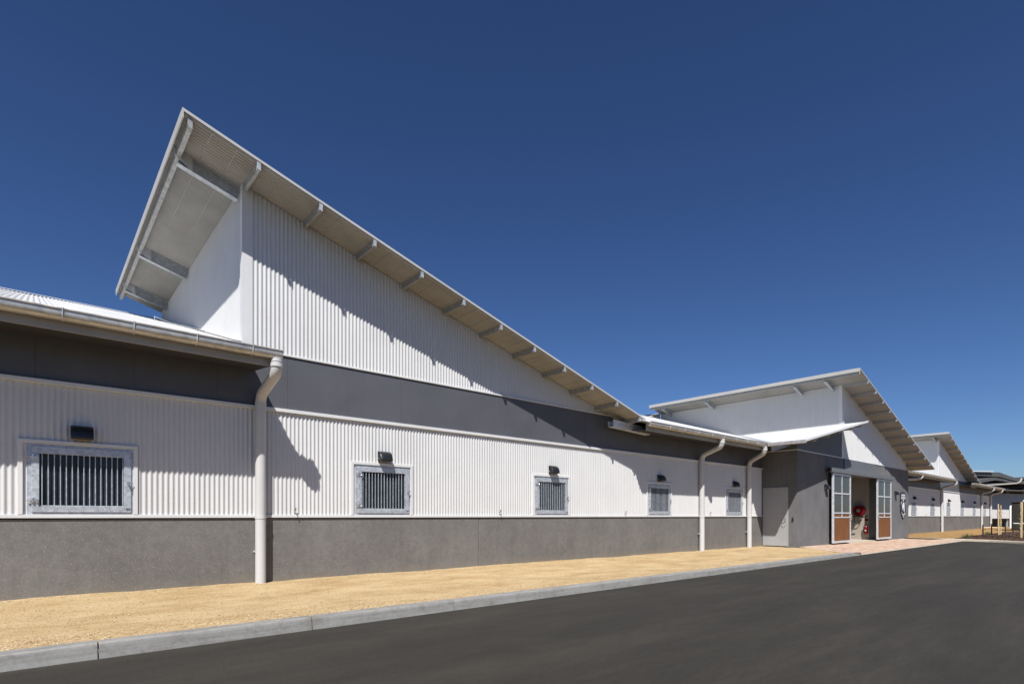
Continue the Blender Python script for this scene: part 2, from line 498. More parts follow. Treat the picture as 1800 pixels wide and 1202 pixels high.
# near kerb : stones two metres long
kerb = empty('kerb', (0, 6.5, -.15)); tag(kerb, 'grey concrete kerb between gravel strip and asphalt', 'kerb', kind='structure')
xs = [-7.7, -5.66, -3.62, -1.58, .465, 2.505, 4.545, 6.585, 8.625, 10.665, 12.705, 14.745, 16.785, 18.825, 20.865, 21.75]
def kerb_profile(h):
    return [(0, -.06), (0, 0), (.018, h-.035), (.024, h-.016), (.036, h-.005), (.052, h), (.172, h+.002), (.178, h-.002), (.178, -.06)]
for a, b in zip(xs[:-1], xs[1:]):
    mb = MB(); g = .006
    h = .15 + zgrav((a+b)/2)*.6
    nx = 6
    prof = kerb_profile(h)
    rings = []
    for i in range(nx+1):
        x = a + g + (b-a-2*g)*i/nx
        w = .004*noise.noise(Vector((x*.8, 0, 2)))
        dz = (-.10*max(0, (x-20.95)/.8) if b > 21.2 else 0)
        rings.append([(x, y+w, max(-.06, z + (dz if z > .02 else 0))) for y, z in prof])
    n = len(prof)
    mb.add([p for r in rings for p in r], [(i*n+k, (i+1)*n+k, (i+1)*n+(k+1) % n, i*n+(k+1) % n) for i in range(nx) for k in range(n)])
    mb.add(rings[0], [tuple(range(n))]); mb.add(rings[-1], [tuple(range(n))[::-1]])
    mb.build('kerb_stone', M['kerb'], kerb)
# mortar bed a little lower, fills the joints
mb = MB(); mb.box(-7.7, 21.7, .02, .165, -.06, .09); mb.build('mortar_joint', M['concrete'], kerb)

# far kerb along the curve
fk = empty('kerb', (38.05, 9.1, -.15)); tag(fk, 'pale kerb curving round the end of the road', 'kerb', kind='structure')
def curve_pts(P, step=.25):
    out = []
    P = [Vector((x, y, 0)) for x, y in P]
    for i in range(len(P)-1):
        p0 = P[max(0, i-1)]; p1 = P[i]; p2 = P[i+1]; p3 = P[min(len(P)-1, i+2)]
        n = max(2, int((p2-p1).length/step))
        for k in range(n):
            t = k/n
            out.append(.5*((2*p1) + (p2-p0)*t + (2*p0-5*p1+4*p2-p3)*t*t + (3*p1-p0-3*p2+p3)*t**3))
    out.append(P[-1]); return out
kp = curve_pts(KCURVE)
def kerb_run(pts, prof, name, parent):
    mb = MB(); rings = []; n = len(prof)
    for i, p in enumerate(pts):
        t = (pts[min(i+1, len(pts)-1)] - pts[max(0, i-1)]).normalized()
        nr = Vector((-t.y, t.x, 0))     # away from the road
        rings.append([p + nr*w + Vector((0, 0, z)) - Vector((38.05, 9.1, 0)) for w, z in prof])
    mb.add([q for r in rings for q in r], [(i*n+k, i*n+(k+1) % n, (i+1)*n+(k+1) % n, (i+1)*n+k) for i in range(len(pts)-1) for k in range(n)])
    mb.add(rings[0], [tuple(range(n))]); mb.add(rings[-1], [tuple(range(n))[::-1]])
    return mb.build(name, M['kerb2'], parent)
PROF2 = [(0, -.05), (0, .0), (.03, .085), (.06, .108), (.30, .112), (.31, -.05)]
i = 0
while i < len(kp)-1:
    j = min(i+8, len(kp)-1)
    seg = [p.copy() for p in kp[i:j+1]]
    seg[0] = seg[0] + (seg[1]-seg[0])*.03; seg[-1] = seg[-1] + (seg[-2]-seg[-1])*.03
    kerb_run(seg, PROF2, 'kerb_stone', fk); i = j

# brick crossing in front of the entrance
def zpave(x, y):
    t = max(0, min(1, (9.19-y)/2.55))
    top = -.03 - .004*(x-23); top = max(top, -.09)
    return top*(1-t) + (-.135)*t
pav = empty('paving', (30, 8, -.1)); tag(pav, 'pink clay brick paving in front of the entrance doors', 'paving', kind='structure')
# outline : slanted start at the gravel, ends at the kerb
mb = MB(); vs = []; fs = []; nx, ny = 34, 12
for j in range(ny+1):
    for i in range(nx+1):
        y = 6.66 + (9.22-6.66)*j/ny
        xa = 21.6 + (y-6.66)*.62; xb = 38.0 if y > 6.9 else 37.7
        x = xa + (xb-xa)*i/nx
        vs.append((x-30, y-8, zpave(x, y) - .012 + .1))
for j in range(ny):
    for i in range(nx):
        a = j*(nx+1)+i; fs.append((a, a+1, a+nx+2, a+nx+1))
mb.add(vs, fs, True); mb.build('sand_bed', M['sandjoint'], pav)
mb = MB()
y = 6.70; row = 0
while y < 9.14:
    x = 21.65 + (y-6.66)*.62 + (.115 if row % 2 else 0)
    while x < 37.55:
        q = [(x+.003, y+.003), (x+.225, y+.003), (x+.225, y+.109), (x+.003, y+.109)]
        d = rng.uniform(-.0015, .0015)
        top = [(a-30, b-8, zpave(a, b)+.1+d) for a, b in q]; bot = [(a, b, c-.02) for a, b, c in top]
        mb.add(bot+top, [(4,5,6,7),(0,1,5,4),(1,2,6,5),(2,3,7,6),(3,0,4,7)])
        x += .228
    y += .112; row += 1
o = mb.build('paving_bricks', M['brick'], pav); o['kind'] = 'stuff'
# flush concrete edge strip along the road
mb = MB()
for i in range(8):
    a = 21.76 + i*1.99; b = a + 1.98
    mb.box(a-30, min(b, 37.6)-30, 6.50-8, 6.665-8, -.07, -.034)
mb.build('edge_strip', M['kerb2'], pav)
mb = MB(); mb.add([(21.5-30, 6.66-8, -.075), (23.2-30, 9.2-8, .066), (21.0-30, 6.66-8, .04)], [(0,1,2)])

# mulch bed
mul = MB(); vs = []; fs = []
NX, NY = 60, 30
def bed_z(x, y):
    bx = kerb_x(y)
    e = min(1, max(0, (x - bx)/.8))*min(1, max(0, (7.2 + .5*noise.noise(Vector((x*.4, 0, 0))) - y)/.7))
    return -.05 + .10*e + .02*noise.noise(Vector((x*1.2, y*1.2, 2)))*e
def kerb_x(y):
    b = 38.35
    for p in kp:
        if abs(p.y - y) < .14: b = p.x + .30; break
    return b
for j in range(NY+1):
    for i in range(NX+1):
        y = 2.3 + (7.3-2.3)*j/NY
        x0 = kerb_x(y) + (.02 if y > 3.6 else .15); x = x0 + (58 - x0)*(i/NX)**1.4
        vs.append((x, y, bed_z(x, y)))
for j in range(NY):
    for i in range(NX):
        a = j*(NX+1)+i; fs.append((a, a+1, a+NX+2, a+NX+1))
mul.add(vs, fs, True)
tag(mul.build('mulch_bed', M['mulch']), 'dark bark mulch garden bed behind the curved kerb', 'garden bed', kind='structure')
# bark chips
mb = MB()
for k in range(2600):
    y = rng.uniform(2.6, 7.0); x = kerb_x(y) + .1 + 12*rng.random()**1.6
    z = bed_z(x, y) + .012; a = rng.uniform(0, 6.28); l = rng.uniform(.02, .06); w = l*.35
    c, s = math.cos(a), math.sin(a); tl = rng.uniform(-.02, .03)
    mb.add([(x-l*c, y-l*s, z-tl), (x+w*s, y-w*c, z+.006), (x+l*c, y+l*s, z+tl), (x-w*s, y+w*c, z+.012)], [(0,1,2,3)])
    if k % 2 == 0: mb.add([(x-l*c, y-l*s, z-tl-.012), (x+w*s, y-w*c, z-.008), (x+l*c, y+l*s, z+tl-.012), (x-w*s, y+w*c, z)], [(3,2,1,0)])
tag(mb.build('bark_chips', M['mulch']), 'loose bark chips strewn over the garden bed', 'mulch', kind='stuff')

# ------------------------------------------------------------------ stable buildings
D = 10.6
T_LOW = .316
def zl(y): return 4.154 + T_LOW*(y - 10.13)
RIDGE = 18.85
P_HI = .2853
MODULE = 50.145
XC = 2.825              # high corner
def zh(x, dz=0.0): return 7.495 - P_HI*(x - 1.7475) + dz
LN = Vector((0, -T_LOW, 1)).normalized()      # low roof normal
LV = Vector((0, 1, T_LOW))                    # per metre of y
HN = Vector((P_HI, 0, 1)).normalized()
HV = Vector((1, 0, -P_HI))
NH = Vector((0, -1, 0))

# ---- window prototype (origin: left bottom of casing on the wall line)
def make_window(parent, x):
    """casing 1.43 wide, 1.08 tall, stands on the base flashing"""
    f = MB()
    W, H = 1.275, 1.03
    # outer galvanised frame, then sash standing 12 mm proud
    ox = .104
    y0, y1 = .0, .05
    for (a, b, c, d) in ((ox, ox+W, 0, .085), (ox, ox+W, H-.075, H), (ox, ox+.09, .085, H-.075), (ox+W-.075, ox+W, .085, H-.075)):
        f.bbox(a, b, -.012, .045, c, d, .003)
    sx0, sx1, sz0, sz1 = ox+.045, ox+W-.035, .035, H-.035
    for (a, b, c, d) in ((sx0, sx1, sz0, .134), (sx0, sx1, .889, sz1), (sx0, ox+.131, .134, .889), (ox+1.141, sx1, .134, .889)):
        f.bbox(a, b, -.030, -.0135, c, d, .003)
    w = f.build('window', M['galv'], parent, (x, D, 1.222))
    c = MB()
    c.bbox(-.002, .056, -.034, .02, 0, 1.088, .003); c.bbox(1.374, 1.432, -.034, .02, 0, 1.088, .003)
    c.bbox(.056, 1.374, -.034, .02, 1.032, 1.088, .003)
    c.box(.0565, .102, .0, .02, 0, 1.03)
    c.build('casing', M['flash'], w)
    g = MB(); g.box(ox+.02, ox+W-.02, .028, .044, .02, H-.02); g.build('pane', M['glass'], w)
    bar = MB(); bar.cyl((0, 0, .134), (0, 0, .889), .0070, 8)
    bm_ = bar.mesh('bar')
    bm_.materials.append(M['galv'])
    for k in range(15):
        b = bpy.data.objects.new('bar', bm_); COL.objects.link(b); b.parent = w
        b.location = (ox + .163 + k*.0692, -.006, 0)
    for hz in (.20, .835):
        h = MB()
        h.cyl((ox-.01, -.045, hz), (ox+.10, -.045, hz+.004), .009, 8); h.cyl((ox+.06, -.045, hz-.025), (ox+.06, -.045, hz+.04), .016, 8)
        h.bbox(ox+.03, ox+.125, -.042, -.031, hz-.03, hz+.02, .003); h.cyl((ox+.10, -.05, hz-.03), (ox+.118, -.055, hz-.012), .012, 6)
        h.build('hinge', M['chrome'], w)
    h = MB(); hx = ox+W-.085
    h.cyl((hx, -.03, .50), (hx, -.075, .50), .014, 8); h.bbox(hx-.014, hx+.05, -.08, -.064, .488, .514, .003); h.cyl((hx+.005, -.07, .50), (hx+.008, -.075, .43), .008, 6)
    h.build('latch', M['chrome'], w)
    h = MB(); h.cyl((hx-.02, -.03, .10), (hx-.02, -.05, .10), .009, 6); h.bbox(hx-.03, hx+.03, -.044, -.034, .09, .105, .002); h.build('catch', M['chrome'], w)
    return w

WINDOW = None
def add_window(parent, x):
    global WINDOW
    if WINDOW is None:
        WINDOW = make_window(parent, x); return WINDOW
    w = copy_tree(WINDOW, parent); w.location = (x, D, 1.222); return w

TAPM = None
def add_tap(parent, x):
    global TAPM
    if TAPM is None:
        h = MB(); h.cyl((0, 0, 0), (0, -.06, 0), .010, 8); h.cyl((0, -.05, .0), (0, -.055, .045), .012, 8); h.bbox(-.022, .022, -.062, -.048, .045, .056, .002)
        h.tube([(0, -.05, 0), (0, -.075, -.005), (0, -.085, -.045)], .009, 8)
        TAPM = h.mesh('tap'); TAPM.materials.append(M['brass'])
    o = bpy.data.objects.new('tap', TAPM); COL.objects.link(o); o.parent = parent; o.location = (x, D - .01, 1.295)

def downpipe(parent, x, zb, ztop=3.84, xt=None):
    mb = MB(); r = .091; xt = x if xt is None else xt
    q = lambda t: x + (xt - x)*t
    p = [(x, 10.475, zb), (x, 10.475, 3.17), (q(.02), 10.462, 3.27), (q(.06), 10.42, 3.345), (q(.14), 10.35, 3.40), (q(.82), 9.76, 3.56), (q(.91), 9.68, 3.59), (q(.98), 9.625, 3.645), (xt, 9.605, 3.72), (xt, 9.605, ztop)]
    mb.tube(p, r, 20)
    o = mb.build('downpipe', M['pipe'], parent)
    for px, py, z, dz, dr in ((x, 10.475, 1.15, .05, .007), (x, 10.475, 3.19, .05, .007), (xt, 9.605, 3.70, .06, .010), (xt, 9.605, 3.785, .015, .007)):
        c = MB(); c.cyl((px, py, z), (px, py, z+dz), r+dr, 20); c.build('collar', M['pipe'], o)
    for z in (.55, 2.3):
        b = MB(); b.box(x-.095, x+.095, 10.50, 10.592, z, z+.025); b.build('bracket', M['pipe'], o)
    return o

def gutter(parent, x0, x1, straps):
    mb = MB()
    cy, r, zt, ze = 9.605, .085, 3.968, 3.915
    out = [(cy-r, zt)]; inn = [(cy-r+.005, zt)]
    for k in range(13):
        a = math.pi + math.pi*k/12
        out.append((cy + r*math.cos(a), ze + r*math.sin(a))); inn.append((cy + (r-.005)*math.cos(a), ze + (r-.005)*math.sin(a)))
    out.append((cy+r, zt)); inn.append((cy+r-.005, zt))
    n = len(out)
    for prof, flip in ((out, False), (inn, True)):
        vs = [(x0, y, z) for y, z in prof] + [(x1, y, z) for y, z in prof]
        fs = [(k, k+1, n+k+1, n+k) for k in range(n-1)]
        mb.add(vs, fs if not flip else [f[::-1] for f in fs], True)
    for ex in (x0, x1):
        mb.prism([(ex-.004, y, z) for y, z in out], (.008, 0, 0))
    mb.cyl((x0, cy-r-.004, zt), (x1, cy-r-.004, zt), .013, 10)
    g = mb.build('gutter', M['zinc'], parent)
    st = MB(); st.tube([(0, cy-r-.018, zt+.012)] + [(0, cy + (r+.004)*math.cos(math.pi + math.pi*k/10*.93), ze + (r+.004)*math.sin(math.pi + math.pi*k/10*.93)) for k in range(11)], .007, 6)
    st.box(-.014, .014, cy-r-.02, cy+r, zt+.008, zt+.014)
    sm = st.mesh('strap'); sm.materials.append(M['doorframe'])
    for x in straps:
        o = bpy.data.objects.new('strap', sm); COL.objects.link(o); o.parent = g; o.location = (x, 0, 0)
    f = MB(); f.bbox(x0 + .02, x1 - .12, 9.705, 9.73, 3.72, 3.965, .004)
    f.build('fascia', M['fascia'], parent)
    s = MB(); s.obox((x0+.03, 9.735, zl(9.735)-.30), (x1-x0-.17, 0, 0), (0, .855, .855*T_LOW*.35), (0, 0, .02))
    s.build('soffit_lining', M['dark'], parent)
    return g

def ibeam(mb, A, dirv, L, depth, bw, tf=.012, tw=.010):
    """I beam: A = top centre start; runs along dirv; web down"""
    d = Vector(dirv).normalized(); side = Vector((0, 1, 0)) if abs(d.y) < .5 else Vector((1, 0, 0))
    up = side.cross(d); up = up if up.z > 0 else -up
    A = Vector(A); Ld = d*L
    mb.obox(A - side*bw/2 - up*tf, Ld, side*bw, up*tf)
    mb.obox(A - side*bw/2 - up*depth, Ld, side*bw, up*tf)
    mb.obox(A - side*tw/2 - up*(depth-tf), Ld, side*tw, up*(depth-2*tf))

def popup(parent, ox, Yw, Yf, dz, xend, zbase, beams, wall_right, purl_n):
    """high skillion roof with its gable wall (plane y=Yw) and side wall (x = ox+XC)"""
    X = lambda v: ox + v
    xl = X(1.7475); xr = X(xend)
    Z = lambda x: zh(x - ox, dz)
    yb = 18.9
    # roof sheet (ribs run down the slope, repeat along y)
    mb = MB()
    corr(mb, (xl + .02, Yf + .015, Z(xl+.02) - .030), (0,1,0), HV, HN, yb - Yf - .03, lambda u: 0, lambda u: xr - xl - .02, amp=.017, thick=.020, seg=8)
    mb.build('roof_sheet', M['soffit'], parent)
    top = MB()
    corr(top, (xl + .02, Yf + .015, Z(xl+.02) - .014), (0,1,0), HV, HN, yb - Yf - .03, lambda u: 0, lambda u: xr - xl - .02, amp=.017, thick=.006, seg=8)
    top.build('roof_top_sheet', M['roof_white'], parent)
    # barge capping along the front rake
    mb = MB()
    mb.obox((xl, Yf - .004, Z(xl) - .030), HV*(xr-xl), (0, .010, 0), (0, 0, .038))
    mb.obox((xl, Yf - .004, Z(xl) + .0085), HV*(xr-xl), (0, .11, 0), (0, 0, .006))
    mb.build('barge_capping', M['zincflash'], parent)
    # fascia along the upper edge
    mb = MB()
    mb.box(xl - .006, xl + .012, Yf - .006, yb, Z(xl) - .135, Z(xl) + .014)
    mb.box(xl - .006, xl + .11, Yf + .11, yb, Z(xl) + .0145, Z(xl) + .021)
    mb.build('ridge_fascia', M['fascia2'], parent)
    # edge purlin just inside the fascia
    mb = MB()
    mb.obox((xl + .075, Yf + .03, Z(xl+.075) - .20), (.065, 0, -.065*P_HI), (0, yb - Yf - .05, 0), (0, 0, .155))
    mb.build('edge_purlin', M['galv_purlin'], parent)
    # outrigger purlins over the front
    pm = MB(); L = Yw - Yf - .03
    hz = .120
    # C section web, lips, tapered end plate
    web = [(0, 0, 0), (0, .002, -hz), (0, L+.2, -hz), (0, L+.2, 0)]
    pm.prism(web, (.008, 0, 0))
    pm.obox((0, .004, -hz), (.05, 0, -.05*P_HI), (0, L+.196, 0), (0, 0, .008))
    pm.obox((0, .02, -.008), (.05, 0, -.05*P_HI), (0, L+.18, 0), (0, 0, .008))
    pme = pm.mesh('purlin'); pme.materials.append(M['galv_purlin'])
    em = MB()
    em.add([(-.006, -.010, 0), (.054, -.010, -.016), (.054, -.010, -hz-.012), (-.006, -.010, -hz+.002), (-.006, -.001, 0), (.054, -.001, -.016), (.054, -.001, -hz-.012), (-.006, -.001, -hz+.002)],
           [(0,1,2,3)[::-1], (4,5,6,7), (0,4,5,1)[::-1], (1,5,6,2)[::-1], (2,6,7,3)[::-1], (3,7,4,0)[::-1]])
    eme = em.mesh('end_plate'); eme.materials.append(M['galv'])
    for k in range(purl_n):
        x = X(2.84 + 1.0615*k)
        if x > xr - .1: break
        o = bpy.data.objects.new('purlin', pme); COL.objects.link(o); o.parent = parent
        o.location = (x, Yf + .006, Z(x) - .050)
        e = bpy.data.objects.new('end_plate', eme); COL.objects.link(e); e.parent = o
    # mesh wires under the sheet, two per bay
    for k in range(-1, purl_n):
        for q in (.36, .71):
            mb = MB()
            x = X(2.84 + 1.0615*(k+q))
            if x < xl+.15 or x > xr - .15: continue
            mb.obox((x, Yf + .03, Z(x) - .060), (.009, 0, -.0026), (0, yb - Yf - .06 if x < X(XC) else Yw - Yf + .02, 0), (0, 0, .006))
            mb.build('safety_wire', M['galv_purlin'], parent)
    # deep rafters carrying the side overhang
    for y in beams:
        mb = MB()
        x0 = X(XC) + .02; x1 = xl + .16
        d = Vector((x1 - x0, 0, Z(x1) - Z(x0)))
        ibeam(mb, (x0, y, Z(x0) - .062), d, d.length, .235, .115)
        b = mb.build('rafter', M['galv'], parent)
        mb = MB()
        a = Vector((x1, y - .062, Z(x1) - .05)); s = Vector((-.115, 0, .115*P_HI)); s2 = Vector((.16, 0, -.16*P_HI))
        mb.prism([a + s, a + s + Vector((0,0,-.14)), a + s2 + Vector((0,0,-.265)), a + s2 + Vector((0, 0, -.0))], (0, .010, 0))
        mb.build('end_plate', M['doorframe'], b)
    # gable wall cladding
    xa = X(XC) + .16; xb = X(wall_right)
    mb = MB()
    corr(mb, (xa, Yw - .004, 0), (1,0,0), (0,0,1), NH, xb - xa, lambda u: zbase, lambda u: max(zbase, Z(xa+u) - .075))
    mb.build('gable_cladding', M['white'], parent)
    mb = MB(); zt = lambda x: Z(x) - .09
    mb.prism([(X(XC)+.02, Yw+.012, zbase-.02), (xb, Yw+.012, zbase-.02), (xb, Yw+.012, max(zbase, zt(xb))), (X(XC)+.02, Yw+.012, zt(X(XC)))], (0, .2, 0))
    mb.build('gable_wall', M['dark'], parent)
    # corner flashing
    mb = MB()
    c0 = X(XC)
    mb.prism([(c0-.012, Yw-.016, zbase), (c0+.165, Yw-.016, zbase), (c0+.165, Yw-.016, Z(c0+.165)-.062), (c0-.012, Yw-.016, Z(c0-.012)-.062)], (0, .022, 0))
    mb.prism([(c0-.012, Yw+.007, zl(max(Yw, 9.8)) + .02 if Yw > 10 else zbase), (c0-.012, Yw+.11, zl(Yw+.11)+.02 if Yw > 10 else zbase), (c0-.012, Yw+.11, Z(c0)-.065), (c0-.012, Yw+.007, Z(c0)-.065)], (.02, 0, 0))
    mb.build('corner_flashing', M['flash'], parent)
    # side wall, from the low roof up to the soffit
    mb = MB()
    yy0 = Yw + .11
    corr(mb, (c0+.002, yy0, 0), (0,1,0), (0,0,1), (-1,0,0), 18.83 - yy0, lambda u: max(zl(max(yy0+u, 9.7)) + .01, 0), lambda u: Z(c0) - .072, pitch=.0762, amp=.0075, seg=6)
    mb.build('side_cladding', M['white'], parent)
    mb = MB(); mb.prism([(c0+.012, Yw+.03, zl(max(Yw+.03, 9.7))-.2), (c0+.012, 18.83, zl(18.83)-.2), (c0+.012, 18.83, Z(c0)-.09), (c0+.012, Yw+.03, Z(c0)-.09)], (.15, 0, 0))
    mb.build('side_wall', M['dark'], parent)
    # apron flashing where side wall meets the low roof
    mb = MB(); ya = max(Yw, 9.9)
    mb.obox((c0-.13, ya, zl(ya)+.014), (.125, 0, 0), LV*(18.8-ya), (0, 0, .008))
    mb.build('apron_flashing', M['flash'], parent)

PB0, PBW = .023, 1.196
def stable(name, ox, x0, x1, label, group, windows, pipes, low_left, low_right, popup_kw, gut_r, sx):
    b = empty(name, (x0, D, 0)); tag(b, label, 'stable building', group)
    def part(mb, nm, m, lab=None):
        o = mb.build(nm, m, b, label=lab); o.location = (-x0, -D, 0); return o
    root = empty('tmp'); return b

class Building:
    """parts are written in world coordinates and moved under the building's Empty"""
    def __init__(self, name, loc, label, cat, group=None):
        self.e = empty(name, loc); tag(self.e, label, cat, group)
    def close(self):
        bpy.context.view_layer.update()
        L = self.e.location
        for c in self.e.children:
            c.location = Vector(c.location) - L

def low_sheet(bld, x0, x1, ylo, name='low_roof_sheet', xhi=None):
    """low pitched roof: ribs repeat along x, run up the slope"""
    mb = MB()
    corr(mb, (x0, 0, zl(0) - .012), (1,0,0), LV, LN, x1 - x0, lambda u: ylo(x0+u), lambda u: RIDGE, amp=.0125, thick=.020, seg=6)
    return mb.build(name, M['roof_white'], bld.e)

def stable_wall(bld, x0, x1, wins, taps, ox):
    """long facade at y = D"""
    E = bld.e
    # core
    mb = MB(); mb.box(x0, x1, D+.055, D+.25, -.2, 3.9); mb.build('wall_core', M['dark'], E)
    # concrete upstand panels, with open joints
    js = [x0] + [x for x in [ox + 3.11 + 5.03*k for k in range(-4, 16)] if x0 + .3 < x < x1 - .3] + [x1]
    for a, c in zip(js[:-1], js[1:]):
        mb = MB(); mb.bbox(a + .007, c - .007, D, D + .05, -.22, 1.152, .006); mb.build('concrete_panel', M['concrete'], E)
    mb = MB(); mb.box(x0, x1, D+.02, D+.054, -.2, 1.15); mb.build('joint_sealant', M['dark'], E)
    # base flashing, shadow gap beneath it
    mb = MB(); mb.bbox(x0, x1, D-.030, D+.03, 1.168, 1.222, .004); mb.build('base_flashing', M['flash'], E)
    # cladding
    holes = [(x - x0 + .03, x - x0 + 1.40, 1.0, 2.28) for x in wins]
    mb = MB(); corr(mb, (x0, D - .002, 0), (1,0,0), (0,0,1), NH, x1 - x0, lambda u: 1.2225, lambda u: 3.135, holes, seg=10)
    mb.build('wall_cladding', M['white'], E)
    mb = MB(); mb.bbox(x0, x1, D-.050, D+.03, 3.133, 3.195, .004); mb.build('top_flashing', M['flash'], E)
    # grey panels above
    k0 = math.floor((x0 - ox - PB0)/PBW)
    k = k0; pm = {}
    while True:
        a = ox + PB0 + PBW*k; c = a + PBW
        k += 1
        a2, c2 = max(a, x0), min(c, x1)
        if a >= x1: break
        if c2 - a2 < .05: continue
        mb = MB(); mb.bbox(a2 + .0012, c2 - .0012, D - .004 + rng.uniform(-.0008, .0008), D + .02, 3.198, 4.186, .0012)
        mb.build('wall_panel', M['panel'], E)
    mb = MB(); mb.box(x0, x1, D+.012, D+.054, 3.2, 4.18); mb.build('panel_backing', M['dark'], E)
    for x in wins: add_window(E, x)
    for x in taps: add_tap(E, x)

def rear_walls(bld, x0, x1, left=True, right=True):
    mb = MB()
    mb.box(x0, x1, 26.9, 27.1, -.2, zl(10.6)-.05)
    for c, on in ((x0, left), (x1 - .2, right)):
        if on: mb.prism([(c, D+.26, -.2), (c, 26.9, -.2), (c, 26.9, zl(D)-.06), (c, RIDGE, zl(RIDGE)-.06), (c, D+.26, zl(D+.26)-.06)], (.2, 0, 0))
    mb.build('rear_wall', M['white'], bld.e)
    mb = MB()
    mb.add([(x0, RIDGE, zl(RIDGE)-.004), (x1, RIDGE, zl(RIDGE)-.004), (x1, 27.9, zl(9.8)-.004), (x0, 27.9, zl(9.8)-.004),
            (x0, RIDGE, zl(RIDGE)-.04), (x1, RIDGE, zl(RIDGE)-.04), (x1, 27.9, zl(9.8)-.04), (x0, 27.9, zl(9.8)-.04)],
           [(0,1,2,3), (7,6,5,4), (0,4,5,1), (1,5,6,2), (2,6,7,3), (3,7,4,0)])
    mb.build('rear_roof_sheet', M['roof_white'], bld.e)

CAN_T = .212
def zcan(x): return 3.965 + CAN_T*(x - 21.2)
def yval(x): return 9.50 + .684*(x - 21.2)

# ---- near stable
N = Building('stable_building', (-9.0, D, 0), 'near stable building, white corrugated walls on concrete under a tall slanting roof', 'stable building', 'stable buildings')
E = N.e
NW = [-.168 + 5.03*k for k in range(-1, 5)]
stable_wall(N, -9.0, 23.05, NW, [3.74 + 5.03*k for k in range(-1, 4)], 0.0)
popup(E, 0.0, D, 9.78, 0.0, 13.75, 4.222, (10.80, 15.2, 17.8), 13.05, 12)
mb = MB(); mb.bbox(XC, 13.3, D-.03, D+.02, 4.188, 4.222, .003); mb.build('gable_flashing', M['flash'], E)
low_sheet(N, -9.0, XC - .012, lambda x: 9.56)
def ylo_right(x):
    # emerges from under the high roof
    yv = 10.13 + (zh(x) - .05 - 4.154)/T_LOW
    y = 9.56 if x > 13.55 else max(D + .25, yv - .25)
    if x > 21.25: y = max(y, yval(x) - .15)
    return min(y, RIDGE - .01)
low_sheet(N, 6.0, 27.97, ylo_right, 'low_roof_sheet')
mb = MB(); mb.obox((-9, RIDGE - .22, zl(RIDGE - .22) + .013), (9+XC, 0, 0), LV*.22, (0, 0, .012)); mb.obox((4.4, RIDGE - .22, zl(RIDGE - .22) + .013), (23.5, 0, 0), LV*.22, (0, 0, .012))
mb.build('ridge_capping', M['roof_white'], E)
gutter(E, -9.0, 3.17, [-.63 + .81*k for k in range(-9, 0)] + [.297, 1.095, 1.896, 2.70])
gutter(E, 13.66, 21.25, [14.66 + .82*k for k in range(8)])
downpipe(E, 3.095, zgrav(3)-.03); downpipe(E, 18.1, zgrav(18)-.05, xt=17.9); downpipe(E, 21.68, zgrav(22)-.05, xt=21.12)
rear_walls(N, -9.0, 23.0, True, False)
# galvanised spreader tray under the roof's low corner, with its brace
mb = MB()
A_ = Vector((12.80, 10.24, 4.005)); B_ = Vector((14.62, 10.24, 3.935))
d = B_ - A_
mb.obox(A_, d, (0, -.004, -.185), (0, .006, 0)); mb.obox(A_ + Vector((0, -.004, -.186)), d, (0, .20, 0), (0, 0, -.006)); mb.obox(A_ + Vector((0, -.012, .001)), d, (0, .012, 0), (0, 0, .008))
mb.obox(A_ + Vector((0, .19, -.185)), d, (0, .006, 0), (0, 0, .17))
t_ = mb.build('spreader_tray', M['galv_bright'], E)
mb = MB(); mb.obox((13.62, 9.86, 4.05), (-.30, .34, -.20), (.035, .03, 0), (0, 0, .03)); mb.build('brace', M['fascia'], t_)
# roof anchor and wire close to the side wall
mb = MB()
mb.cyl((2.2, 15.6, zl(15.6)), (2.2, 15.6, zl(15.6)+.10), .012, 6)
mb.tube([(2.2, 15.6, zl(15.6)+.09), (2.35, 14.6, zl(14.6)+.03), (2.5, 13.6, zl(13.6)+.035), (2.6, 12.4, zl(12.4)+.03)], .008, 5)
mb.build('roof_anchor', M['galv'], E)
# rear pop up beyond the ridge: gable rising to the right
mb = MB()
gx0, gx1 = 24.2, 28.05
mb.prism([(gx0, 18.95, zl(RIDGE)-.3), (gx1, 18.95, zl(RIDGE)-.3), (gx1, 18.95, 7.235), (gx0, 18.95, 7.235-.2753*(gx1-gx0))], (0, 6, 0)); mb.build('rear_gable', M['white'], E)
mb = MB(); mb.obox((gx0, 18.80, 7.24-.2753*(gx1-gx0)), (gx1-gx0, 0, .2753*(gx1-gx0)), (0, 6.3, 0), (0, 0, .045)); mb.build('rear_gable_roof', M['roof_white'], E)
N.close()

# ---- far stable (same module again)
F = Building('stable_building', (38.7, D, 0), 'far stable building beyond the entrance block, smaller in view, with its own slanting roof', 'stable building', 'stable buildings')
E = F.e
FW = [-.168 + 5.03*k for k in range(8, 15)]
stable_wall(F, 38.72, 74.4, FW, [3.74 + 5.03*k for k in range(8, 14)], MODULE)
popup(E, MODULE, D, 9.78, 0.0, 13.75, 4.222, (10.80, 15.2, 17.8), 13.05, 12)
mb = MB(); mb.bbox(XC+MODULE, 13.3+MODULE, D-.03, D+.02, 4.188, 4.222, .003); mb.build('gable_flashing', M['flash'], E)
low_sheet(F, 38.72, XC + MODULE - .012, lambda x: 9.56)
low_sheet(F, MODULE + 6.0, 74.6, lambda x: min(RIDGE-.01, ylo_right(min(x - MODULE, 21.2))))
gutter(E, 38.72, 53.4, [39.3 + .82*k for k in range(17)])
gutter(E, 13.66+MODULE-4.2, 75.0, [60.4 + .82*k for k in range(18)])
downpipe(E, 53.3, -.05); downpipe(E, 68.9, -.05); downpipe(E, 73.6, -.05)
